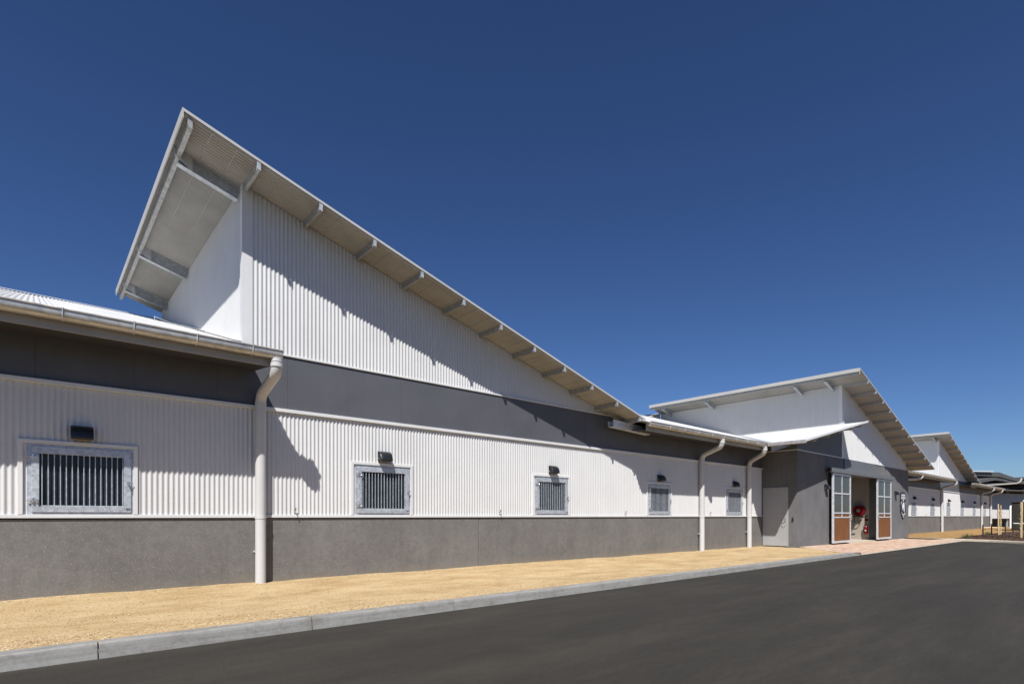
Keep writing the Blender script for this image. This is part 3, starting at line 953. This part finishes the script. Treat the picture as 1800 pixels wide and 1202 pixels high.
# stub of a gutter outlet next to the entrance block
mb = MB(); mb.tube([(43.6, 9.605, 3.84), (43.6, 9.62, 3.72), (43.55, 9.70, 3.64), (43.4, 9.9, 3.60), (40.5, 10.4, 3.47)], .085, 14); mb.build('downpipe', M['pipe'], E)
mb = MB()
A_ = Vector((12.75+MODULE, 10.18, 3.955)); B_ = Vector((14.2+MODULE, 10.18, 3.895)); d = B_ - A_
mb.obox(A_ + Vector((0, -.006, 0)), d, (0, .006, 0), (0, 0, -.185)); mb.obox(A_ + Vector((0, -.006, -.185)), d, (0, .20, 0), (0, 0, -.006))
mb.build('spreader_tray', M['galv'], E)
rear_walls(F, 38.9, 74.4, False, True)
F.close()

# ---- entrance block
X2 = 23.05; Y2 = 9.19; OX2 = 27.99 - XC
G = Building('entrance_block', (X2, Y2, 0), 'grey concrete entrance block with sliding doors, pale canopy and high slanting roof', 'entrance building')
E = G.e
XR = 38.7
OL, OR, OH = 28.5, 33.0, 3.12      # door opening
mb = MB()
mb.box(X2, OL, Y2, Y2+.36, -.35, 3.835); mb.box(OR, XR, Y2, Y2+.36, -.35, 3.835); mb.box(OL, OR, Y2, Y2+.36, OH, 3.835)
mb.build('front_wall', M['concrete2'], E)
mb = MB(); mb.box(X2, X2+.25, Y2+.36, D+.6, -.35, 3.835); mb.build('side_wall', M['concrete2'], E)
mb = MB(); mb.box(XR-.25, XR, Y2+.36, D+.6, -.35, 3.835); mb.build('side_wall', M['concrete2'], E)
mb = MB(); mb.bbox(X2-.02, XR, Y2-.022, Y2+.02, 3.838, 3.872, .003); mb.bbox(X2-.022, X2+.02, Y2+.021, D-.01, 3.838, 3.872, .003)
mb.build('wall_flashing', M['flash'], E)
# dark panels between flashing and canopy
mb = MB(); k = 0
xs_ = [X2 + 1.24*i for i in range(4)] + [27.97]
for a, c in zip(xs_[:-1], xs_[1:]):
    mb = MB()
    mb.prism([(a+.003, Y2+.004, 3.876), (c-.003, Y2+.004, 3.876), (c-.003, Y2+.004, zcan(c)-.07), (a+.003, Y2+.004, zcan(a)-.07)], (0, .05, 0))
    mb.build('wall_panel', M['panel'], E)
mb = MB(); mb.box(X2+.004, X2+.05, Y2+.055, D+.5, 3.876, zcan(X2)-.06); mb.build('wall_panel', M['panel'], E)
mb = MB(); mb.prism([(X2+.06, Y2+.056, 3.84), (27.95, Y2+.056, 3.84), (27.95, Y2+.056, zcan(27.95)-.08), (X2+.06, Y2+.056, zcan(X2)-.08)], (0, .1, 0)); mb.build('panel_backing', M['dark'], E)
# high roof
popup(E, OX2, Y2, 8.13, .07, 14.45, 3.876, (9.55, 10.9, 15.45, 18.1), 38.14-OX2, 13)
mb = MB(); mb.prism([(38.2, Y2+.01, 3.876), (38.2, 14.0, 3.876), (38.2, 14.0, 4.05), (38.2, Y2+.01, 4.05)], (.25, 0, 0)); mb.build('high_wall_end', M['white'], E)
# canopy
mb = MB()
CV = Vector((1, 0, CAN_T)); CN = Vector((-CAN_T, 0, 1)).normalized()
corr(mb, (21.2, 8.15, zcan(21.2)-.012), (0,1,0), CV, CN, 14.1-8.15, lambda u: max(0, (8.15+u-9.50)/.684), lambda u: 27.975-21.2 if 8.15+u > Y2-.03 else 28.03-21.2, amp=.010, thick=.02, seg=6)
mb.build('canopy_sheet', M['roof_white'], E)
mb = MB()
mb.obox((21.2, 8.13, zcan(21.2)-.055), CV*6.85, (0, .012, 0), (0, 0, .062)); mb.obox((21.2, 8.13, zcan(21.2)+.0075), CV*6.85, (0, .10, 0), (0, 0, .006))
mb.build('canopy_barge', M['flash'], E)
mb = MB(); mb.bbox(21.13, 21.25, 8.135, 9.50, zcan(21.2)-.115, zcan(21.2)+.012, .01); mb.build('canopy_gutter', M['zinc'], E)
for k in range(5):
    x = 22.4 + 1.28*k
    mb = MB(); L = Y2 - 8.13 - .06
    mb.prism([(x, 8.16, zcan(x)-.05), (x, 8.30, zcan(x)-.19), (x, Y2+.0, zcan(x)-.19), (x, Y2+.0, zcan(x)-.05)], (.06, 0, .06*CAN_T))
    o = mb.build('purlin', M['galv_purlin'], E)
    mb = MB(); mb.obox((x-.01, 8.148, zcan(x)-.05), (.08, 0, .017), (0, .14, -.145), (0, .012, .012)); mb.build('end_plate', M['galv'], o)
mb = MB(); ibeam(mb, (X2, 9.45, zcan(X2)-.06), (-1, 0, -CAN_T), 1.75, .26, .12); mb.build('outrigger', M['galv'], E)
mb = MB(); ibeam(mb, (X2, 10.3, zcan(X2)-.06), (-1, 0, -CAN_T), 1.3, .2, .12); mb.build('outrigger', M['galv'], E)
mb = MB(); mb.obox((21.2, 9.50, zcan(21.2)+.012), (6.7, 4.583, 6.7*CAN_T), (.10, -.10, .02), (0, 0, .012)); mb.build('valley_flashing', M['galv'], E)
# steel door in the side wall
mb = MB(); mb.bbox(X2-.022, X2-.004, 9.563, 10.506, -.02, 2.33, .004)
dr = mb.build('side_door', M['doorgrey'], E)
mb = MB(); mb.bbox(X2-.030, X2-.002, 9.52, 9.561, -.03, 2.37, .003); mb.bbox(X2-.030, X2-.002, 10.508, 10.549, -.03, 2.37, .003); mb.bbox(X2-.030, X2-.002, 9.561, 10.508, 2.332, 2.37, .003)
mb.build('frame', M['doorgrey'], dr)
mb = MB(); mb.cyl((X2-.02, 9.64, 1.0), (X2-.075, 9.64, 1.0), .012, 8); mb.tube([(X2-.07, 9.64, 1.0), (X2-.075, 9.70, 1.0), (X2-.07, 9.77, 1.0)], .010, 8); mb.bbox(X2-.028, X2-.0222, 9.615, 9.665, .93, 1.13, .002)
mb.tube([(X2-.025, 9.60, .88), (X2-.06, 9.64, .80), (X2-.06, 9.74, .80), (X2-.025, 9.78, .86)], .007, 6)
mb.build('handle', M['chrome'], dr)
mb = MB(); mb.bbox(X2-.03, X2-.001, 9.32, 9.38, .98, 1.14, .005); mb.build('door_control', M['black'], E)
# passage behind the doors
mb = MB(); mb.box(OR, OR+.2, Y2+.362, 16.5, -.35, OH+.3); mb.build('passage_wall', M['beige'], E)
mb = MB(); mb.box(OL-.2, OL, Y2+.362, 16.5, -.35, OH+.3); mb.build('passage_wall', M['beige'], E)
mb = MB(); mb.box(OL, OR, 16.3, 16.5, -.35, OH+.3); mb.build('passage_end', M['beige'], E)
mb = MB(); mb.box(OL-.2, OR+.2, Y2+.362, 16.5, OH+.302, OH+.4); mb.build('passage_ceiling', M['dark'], E)
mb = MB(); mb.box(OL, OR, Y2-.12, 16.3, -.3, -.035); mb.build('passage_floor', M['kerb2'], E)
mb = MB(); mb.box(OR-.03, OR-.002, Y2+.4, 16.2, 1.16, 1.19); mb.build('dado_rail', M['dark'], E)
# lintel panel over the opening, and the sliding track
mb = MB(); mb.bbox(28.2, 32.43, Y2-.05, Y2-.002, 3.30, 3.834, .004); mb.build('lintel_panel', M['panel2'], E)
mb = MB(); mb.bbox(28.2, 32.43, Y2-.085, Y2-.052, 3.295, 3.325, .003); mb.build('lintel_angle', M['flash'], E)
mb = MB(); mb.bbox(26.0, 34.9, 8.885, 9.135, 3.095, 3.285, .006)
tr = mb.build('door_track', M['panel2'], E)
mb = MB()
for k in range(8):
    x = 26.5 + 1.1*k
    mb.box(x, x+.06, 9.135, Y2-.001, 3.13, 3.25)
mb.cyl((25.97, 9.02, 3.19), (26.0, 9.02, 3.19), .10, 12)
mb.build('bracket', M['lamp'], tr)
def door_leaf(x0, x1):
    z0, z1 = .01, 3.08; yb, yf = 9.02, 8.95
    mb = MB()
    s = .10
    for a, c in ((x0, x0+s), (x1-s, x1)): mb.bbox(a, c, yf, yb, z0, z1, .004)
    for a, c in ((z0, .10), (1.115, 1.165), (1.30, 1.36), (2.165, 2.225), (z1-.085, z1)):
        mb.bbox(x0+s, x1-s, yf+.003, yb-.003, a, c, .004)
    xm = (x0+x1)/2
    mb.box(xm-.02, xm+.02, yf+.006, yb-.006, 1.165, 1.30); mb.box(xm-.02, xm+.02, yf+.006, yb-.006, 1.36, 2.165); mb.box(xm-.02, xm+.02, yf+.006, yb-.006, 2.225, z1-.085)
    d = mb.build('sliding_door', M['doorframe'], E)
    n = 14; w = (x1-x0-2*s)/n
    tb = MB()
    for k in range(n):
        tb.bbox(x0+s+k*w+.002, x0+s+(k+1)*w-.002, yf+.018+rng.uniform(-.001, .001), yb-.015, .10, 1.115, .003)
    tb.build('timber_panel', M['timber'], d)
    for a, c in ((x0+s, xm-.02), (xm+.02, x1-s)):
        g = MB(); g.box(a, c, yf+.03, yf+.042, 1.36, 2.165); g.build('pane', M['doorglass'], d)
        g = MB(); g.box(a, c, yf+.03, yf+.042, 2.225, z1-.085); g.build('pane', M['doorglass'], d)
        g = MB(); g.box(a, c, yf+.03, yf+.045, 1.165, 1.30); g.build('infill_board', M['timber'], d)
    return d
dl = door_leaf(26.245, 28.417)
dr2 = door_leaf(32.25, 34.53)
for d, x in ((dl, 28.36), (dr2, 32.31)):
    mb = MB(); mb.bbox(x-.04, x+.04, 8.925, 8.949, .98, 1.28, .004); mb.tube([(x, 8.93, 1.05), (x, 8.89, 1.07), (x, 8.89, 1.20), (x, 8.93, 1.22)], .012, 8); mb.build('latch', M['chrome'], d)
G.close()

# ------------------------------------------------------------------ wall lights
def make_light():
    r = empty('wall_light')
    mb = MB(); W = .27
    prof = [(0, 0), (0, .205)] + [(-.17*math.sin(math.pi/2*k/9), .205*math.cos(math.pi/2*k/9)) for k in range(1, 9)] + [(-.172, .012), (-.165, 0)]
    n = len(prof); rings = []
    for t, sc in ((-1, .95), (-.93, 1), (-.5, 1.03), (0, 1.045), (.5, 1.03), (.93, 1), (1, .95)):
        rings.append([(t*W/2, -.012 + y*sc, z*(1+.25*(sc-1))) for y, z in prof])
    mb.add([p for q in rings for p in q], [(i*n+k, i*n+(k+1) % n, (i+1)*n+(k+1) % n, (i+1)*n+k) for i in range(6) for k in range(n)], True)
    mb.add(rings[0], [tuple(range(n))]); mb.add(rings[-1], [tuple(range(n))[::-1]])
    mb.build('housing', M['lamp'], r)
    mb = MB(); mb.bbox(-.105, .105, -.135, -.02, -.016, -.002, .003); mb.build('lens', M['lens'], r)
    mb = MB(); mb.bbox(-.11, .11, -.0115, -.001, .01, .17, .002); mb.build('back_plate', M['lamp'], r)
    mb = MB(); mb.cyl((-W/2-.008, -.05, .045), (-W/2+.006, -.05, .045), .016, 8); mb.cyl((W/2+.008, -.05, .045), (W/2-.006, -.05, .045), .016, 8); mb.build('screw', M['chrome'], r)
    return r
LIGHT = make_light(); used = False
def add_light(x, y, z, label, group):
    global used
    o = LIGHT if not used else copy_tree(LIGHT); used = True
    o.location = (x, y, z); tag(o, label, 'wall light', group); return o
GL = 'black lights above the stable windows'
labs = ['dark wall light in the eave shade, above the window before the first downpipe',
        'sunlit black wall light over the first barred window past the tall downpipe',
        'sunlit black wall light over the second barred window past the tall downpipe',
        'black wall light over the half shaded window before the middle downpipe',
        'black wall light over the window between the two close set downpipes']
for k, lb in enumerate(labs): add_light(.556 + 5.03*k, D - .012, 2.352, lb, GL)
flabs = ['small black wall light over the far window next to the entrance block',
         'small black wall light over the far window just before the far downpipe',
         'small black wall light over the sunlit far window just past its downpipe',
         'small black wall light over the second sunlit far window past the downpipe',
         'small black wall light over the far window at the edge of the roof shadow',
         'tiny black wall light over the last window, between the last two downpipes']
for k, lb in zip(range(9, 15), flabs): add_light(.556 + 5.03*k, D - .012, 2.352, lb, GL)
add_light(26.0, Y2 - .004, 2.37, 'black wall light on grey concrete beside the first sliding door', 'black lights beside the entrance doors')
add_light(36.1, Y2 - .004, 2.37, 'black wall light between the second sliding door and the shield sign', 'black lights beside the entrance doors')

# ------------------------------------------------------------------ shield sign
SG = empty('shield_sign', (37.5, Y2, 1.02)); tag(SG, 'navy shield shaped emblem sign with white horse on concrete wall', 'sign')
def plate(pts, y0, y1, name, m):
    mb = MB(); mb.prism([(x, y0, z) for x, z in pts], (0, y1-y0, 0)); return mb.build(name, m, SG)
out = [(-.49,.46),(-.50,1.0),(-.49,1.40),(-.46,1.49),(-.30,1.54),(0,1.56),(.30,1.54),(.46,1.49),(.49,1.40),(.50,1.0),(.49,.46),(.34,.26),(.16,.08),(0,0),(-.16,.08),(-.34,.26)]
plate(out, -.04, -.003, 'board', M['signnavy'])
for (z0, z1) in ((1.31, 1.41), (1.15, 1.26)):
    w = .36 if z0 > 1.3 else .42
    n = 7 if z0 > 1.3 else 8
    for k in range(n):
        x = -w + 2*w*(k+.5)/n; h = w/n*.62
        plate([(x-h, z0), (x+h, z0), (x+h, z0+.03), (x-h*.2, z0+.03), (x-h*.2, z1-.03), (x+h, z1-.03), (x+h, z1), (x-h, z1)], -.048, -.041, 'lettering_mark', M['signwhite'])
plate([(.10*math.cos(a)*(1 if k % 2 == 0 else .5), 1.06 + .075*math.sin(a)*(1 if k % 2 == 0 else .5)) for k, a in enumerate([math.pi/2 + math.pi*i/5 for i in range(10)])], -.048, -.041, 'star', M['signwhite'])
for s in (-1, 1):
    plate([(s*.32, 1.0), (s*.38, .97), (s*.43, .88), (s*.43, .82), (s*.39, .88), (s*.35, .94)][::s], -.048, -.041, 'wreath', M['signwhite'])
horse = [(-.10,.86),(-.02,.93),(.06,.96),(.16,.92),(.22,.82),(.24,.64),(.23,.42),(.13,.42),(.12,.60),(.06,.66),(.0,.60),(-.06,.50),(-.15,.53),(-.17,.64),(-.22,.70),(-.17,.79)]
plate(horse[::-1], -.048, -.041, 'horse_figure', M['signwhite'])
arc = [(.33*math.cos(a), .40 + .18*math.sin(a)) for a in [math.pi*(1.08 + .84*k/10) for k in range(11)]] + [(.285*math.cos(a), .41 + .145*math.sin(a)) for a in [math.pi*(1.92 - .84*k/10) for k in range(11)]]
plate(arc, -.048, -.041, 'horseshoe', M['signwhite'])
plate([(-.04,.11),(.04,.11),(.05,.17),(0,.19),(-.05,.17)], -.048, -.041, 'badge', M['signwhite'])

# ------------------------------------------------------------------ fire hose reel, extinguisher
HR = empty('fire_hose_reel', (OR, 9.96, 1.48)); tag(HR, 'red fire hose reel on the passage wall behind the doors', 'hose reel')
def disc(mb, x0, x1, r0, r1, n=28):
    for a, b, c, d in (((x0, r1), (x1, r1), 0, 0),):
        pass
    vs = []; fs = []
    for k in range(n):
        t = 2*math.pi*k/n; c, s = math.cos(t), math.sin(t)
        vs += [(x0, r0*c, r0*s), (x0, r1*c, r1*s), (x1, r1*c, r1*s), (x1, r0*c, r0*s)]
    for k in range(n):
        a = 4*k; b = 4*((k+1) % n)
        for q in range(4): fs.append((a+q, a+(q+1) % 4, b+(q+1) % 4, b+q))
    mb.add(vs, fs)
mb = MB(); disc(mb, -.27, -.25, .10, .27); disc(mb, -.05, -.03, .03, .27); mb.build('drum_flange', M['red'], HR)
mb = MB(); disc(mb, -.249, -.051, .10, .215); mb.build('hose_coil', M['black'], HR)
mb = MB(); mb.cyl((-.30, 0, 0), (0, 0, 0), .085, 18); mb.build('hub', M['galv_purlin'], HR)
mb = MB(); mb.tube([(-.15, .2, -.15), (-.15, .24, -.4), (-.15, .22, -.62), (-.15, .12, -.70), (-.15, 0, -.66), (-.14, -.1, -.5), (-.1, -.12, -.3)], .018, 8); mb.build('hose', M['black'], HR)
mb = MB(); mb.bbox(-.32, -.28, -.05, .16, -.72, -.67, .005); mb.build('nozzle', M['brass'], HR)
EX = empty('fire_extinguisher', (OR-.13, 9.66, .25)); tag(EX, 'small red fire extinguisher low on the passage wall', 'extinguisher')
mb = MB(); mb.tube([(0,0,0), (0,0,.03), (0,0,.36), (0,0,.42), (0,0,.46)], [.075,.085,.085,.06,.025], 16); mb.build('cylinder', M['red'], EX)
mb = MB(); mb.cyl((0,0,.46), (0,0,.50), .03, 10); mb.bbox(-.05, .02, -.015, .015, .50, .53, .004); mb.tube([(0,.03,.48), (-.02,.10,.42), (-.02,.11,.2), (-.01,.10,.12)], .012, 8); mb.build('valve', M['black'], EX)
mb = MB(); mb.bbox(-.088, -.08, -.035, .035, .17, .22, .002); mb.build('sticker', M['signwhite'], EX)
SR = empty('fire_sign', (OR, 9.66, 1.0)); tag(SR, 'round red fire marker on wall above the extinguisher', 'sign')
mb = MB(); mb.cyl((-.012, 0, 0), (-.002, 0, 0), .085, 20); mb.build('disc', M['red'], SR)

# ------------------------------------------------------------------ garden bed: stakes, saplings, pickets
sm = MB(); sm.bbox(-.026, .026, -.026, .026, -.3, 1.88, .005)
stake_me = sm.mesh('timber_stake'); stake_me.materials.append(M['stake'])
S = [(44.3, 5.95, 'timber stake with sapling, the first from the building', 1.0),
     (45.9, 6.05, 'timber stake closer to the road of the pair beside the far sapling', .97),
     (39.05, 4.33, 'tall timber stake standing closest to the curved kerb', 1.0),
     (42.2, 4.72, 'timber stake behind the one closest to the curved kerb', 1.03)]
for x, y, lb, sc in S:
    o = bpy.data.objects.new('timber_stake', stake_me); COL.objects.link(o)
    o.location = (x, y, .04); o.rotation_euler = (rng.uniform(-.015, .015), rng.uniform(-.015, .015), rng.uniform(0, 1)); o.scale = (1.15, 1.15, sc)
    tag(o, lb, 'stake', 'timber tree stakes in the bed')
def sapling(x, y, h, label):
    r = empty('sapling', (x, y, .03)); tag(r, label, 'tree', 'staked saplings')
    mb = MB(); pts = [(0, 0, -.05)]
    for k in range(1, 8): pts.append((rng.normal(0, .018), rng.normal(0, .018), h*k/7))
    mb.tube(pts, [.016*(1-.8*k/7)+.003 for k in range(8)], 6)
    for k in range(9):
        z = h*(.35+.6*k/9); a = rng.uniform(0, 6.28); l = rng.uniform(.10, .22)
        mb.tube([(0, 0, z), (l*.6*math.cos(a), l*.6*math.sin(a), z+.08), (l*math.cos(a), l*math.sin(a), z+.16)], [.005, .004, .002], 5)
    mb.build('trunk', M['log'], r)
    mb = MB()
    for k in range(170):
        z = h*rng.uniform(.32, 1.06); a = rng.uniform(0, 6.28); l = rng.uniform(.02, .20)*(1.1 - .4*z/h)
        p = Vector((l*math.cos(a), l*math.sin(a), z)); d = Vector(rng.normal(0, 1, 3)).normalized()*rng.uniform(.025, .05); e = d.orthogonal().normalized()*.014
        mb.add([p-d, p-e, p+d, p+e+Vector((0,0,.004))], [(0,1,2,3)])
    o = mb.build('crown', M['leaf'], r); o['kind'] = 'stuff'
sapling(45.1, 6.0, 1.55, 'thin young tree tied between the two stakes near the building')
sapling(40.6, 4.55, 1.75, 'thin young tree between the two stakes near the curved kerb')
pk = MB(); pk.bbox(-.03, .03, -.03, .03, -.3, .66, .006); pk.bbox(-.036, .036, -.036, .036, .66, .69, .004)
pk_me = pk.mesh('black_picket'); pk_me.materials.append(M['stake_black'])
for x, y, lb in [(42.0, 6.33, 'short black picket at the gravel end of the mulch bed'), (46.4, 6.57, 'short black picket in front of the last downpipe'),
                 (50.5, 6.42, 'short black picket between the two stake pairs, further back'), (51.5, 6.15, 'short black picket in front of the white pipe gate')]:
    o = bpy.data.objects.new('black_picket', pk_me); COL.objects.link(o); o.location = (x, y, 0); o.rotation_euler = (0, 0, .3)
    tag(o, lb, 'picket', 'black pickets along the bed')
# little shrub tufts on the bed edge
def tuft(x, y, label):
    mb = MB()
    for k in range(70):
        a = rng.uniform(0, 6.28); l = rng.uniform(.05, .2); h = rng.uniform(.05, .22)
        p = Vector((rng.normal(0, .16), rng.normal(0, .12), 0)); q = p + Vector((l*math.cos(a)*.6, l*math.sin(a)*.6, h)); w = Vector((-math.sin(a), math.cos(a), 0))*.012
        mb.add([p-w, p+w, q+w*.3, q-w*.3], [(0,1,2,3)])
    o = mb.build('shrub', M['leaf'], None, (x, y, bed_z(x, y))); tag(o, label, 'shrub', 'low shrubs on the bed')
tuft(39.3, 6.6, 'low dry tuft where bed, gravel and kerb meet'); tuft(47.5, 6.9, 'low green shrub below the last downpipe'); tuft(53.0, 5.2, 'low shrub beside the dark tank')
lg = MB()
lg.tube([(-.9, .15, .12), (0, 0, .14), (.9, -.2, .10)], .09, 10)
for k, (x, y, rz, lb) in enumerate([(64.0, 9.6, .2, 'pale log lying on the gravel near the last downpipe'), (66.5, 9.4, -.5, 'second pale log lying across the gravel')]):
    o = lg.build('log', M['log'], None, (x, y, -.02)); o.rotation_euler = (0, 0, rz); tag(o, lb, 'log', 'logs on the gravel')

# white pipe gate frame and dark tank
gt = empty('pipe_frame', (74.9, 9.15, 0)); tag(gt, 'white bent pipe frame standing before the pale screen wall', 'gate frame')
mb = MB()
mb.tube([(0, 0, -.1), (0, 0, 2.0), (.06, -.01, 2.14), (.25, -.04, 2.2), (2.0, -.3, 2.2), (2.2, -.33, 2.14), (2.25, -.34, 2.0), (2.25, -.34, -.1)], .085, 12); mb.build('frame', M['pipewhite'], gt)
mb = MB(); mb.cyl((.05, -.01, .55), (2.2, -.33, .55), .05, 8); mb.build('rail', M['pipewhite'], gt)
tk = empty('dark_tank', (62.5, 5.9, 0)); tag(tk, 'dark cabinet with pale rim beside the tree stakes', 'tank')
mb = MB(); mb.bbox(-.6, 3.2, -1.2, 1.6, 0, 2.30, .05); mb.build('body', M['tank'], tk)
mb = MB(); mb.bbox(-.66, 3.26, -1.26, 1.66, 2.302, 2.38, .02); mb.build('lid', M['black'], tk)
mb = MB(); mb.cyl((.0, .9, 2.38), (.0, .9, 2.52), .10, 12); mb.build('vent_cap', M['signwhite'], tk)
mb = MB(); mb.bbox(-.64, -.605, -1.1, 1.5, .55, .62, .005); mb.build('trim', M['signwhite'], tk)

# ------------------------------------------------------------------ covered yard far behind
CY = Building('covered_yard', (78.66, 11.2, 0), 'covered yard with pale corrugated screen and layered dark roofs far behind', 'shed')
E = CY.e
P1 = Vector((78.66, 11.2, 0)); P2 = P1 + Vector((.963, -.271, 0))*26
U = (P2 - P1).normalized(); Nn = Vector((U.y, -U.x, 0))
mb = MB(); corr(mb, P1, U, (0,0,1), Nn, 26, lambda u: 1.90, lambda u: 3.70, pitch=.25, amp=.02, seg=4, thick=.03); mb.build('screen', M['screen_shade'], E)  # upper part of the yard wall, shade painted in as a bluish tone
mb = MB(); mb.obox(P1 + Nn*.03 + Vector((0,0,.92)), U*26, -Nn*.06, (0,0,.975)); mb.build('screen_sunlit_strip', M['white'], E)  # foot of the same wall, kept white as the sunlit part
mb = MB()
for k in range(8):
    p = P1 + U*(.3 + 3.6*k) - Nn*.2
    mb.box(p.x-.08, p.x+.08, p.y-.08, p.y+.08, -.2, 4.3)
mb.build('post', M['galv'], E)
mb = MB(); p = P1 - Nn*.9; mb.obox(p + Vector((0,0,-.2)), U*26, -Nn*.2, (0,0,1.1)); mb.build('plinth', M['dark'], E)
def WP(q, w, z):                     # q along the screen, w towards the road
    return P1 + U*q + Nn*w + Vector((0, 0, z))
def roof_slab(prof, w0, w1, name, m):
    mb = MB(); mb.prism([WP(q, w0, z) for q, z in prof], -Nn*(w0-w1)); return mb.build(name, m, E)
mb = MB(); mb.obox(WP(-8, -9, -.2), U*40, -Nn*.2, (0, 0, 5.75)); mb.build('back_wall', M['dark'], E)
# broad top roof: nearly level ridge, then a long fall
roof_slab([(-6, 6.05), (4.2, 6.39), (9.9, 6.52), (15.8, 5.63), (21, 4.85), (21, 4.6), (15.8, 5.34), (9.9, 5.98), (4.2, 5.95), (-6, 5.6)], -3.5, -13, 'roof', M['darkroof'])
roof_slab([(-6, 6.19), (4.2, 6.50), (8.0, 6.58), (8.0, 6.48), (4.2, 6.40), (-6, 6.09)], -3.25, -3.48, 'fascia', M['flash'])
# stepped lower roofs with pale gutters
roof_slab([(-5, 4.55), (-.75, 4.99), (3.7, 5.56), (5.6, 5.42), (9, 5.05), (9, 4.85), (5.6, 5.18), (3.7, 5.26), (-.75, 4.70), (-5, 4.3)], -1.2, -9, 'roof', M['darkroof'])
roof_slab([(-5, 4.38), (3.2, 4.88), (12, 4.78), (12, 4.66), (3.2, 4.76), (-5, 4.26)], 1.0, -8, 'roof', M['darkroof'])
mb = MB(); mb.tube([WP(-5, 1.15, 4.26), WP(2.6, 1.15, 4.74), WP(3.2, 1.15, 4.86), WP(3.5, 1.15, 5.02), WP(3.7, 1.15, 5.3)], .09, 10); mb.build('gutter', M['fascia'], E)
roof_slab([(13, 5.75), (17, 6.2), (28, 6.3), (28, 6.0), (17, 5.9), (13, 5.5)], -4, -12, 'roof', M['darkroof'])
roof_slab([(-4, 4.02), (30, 4.02), (30, 3.92), (-4, 3.92)], 1.36, -8, 'roof', M['darkroof'])
CY.close()
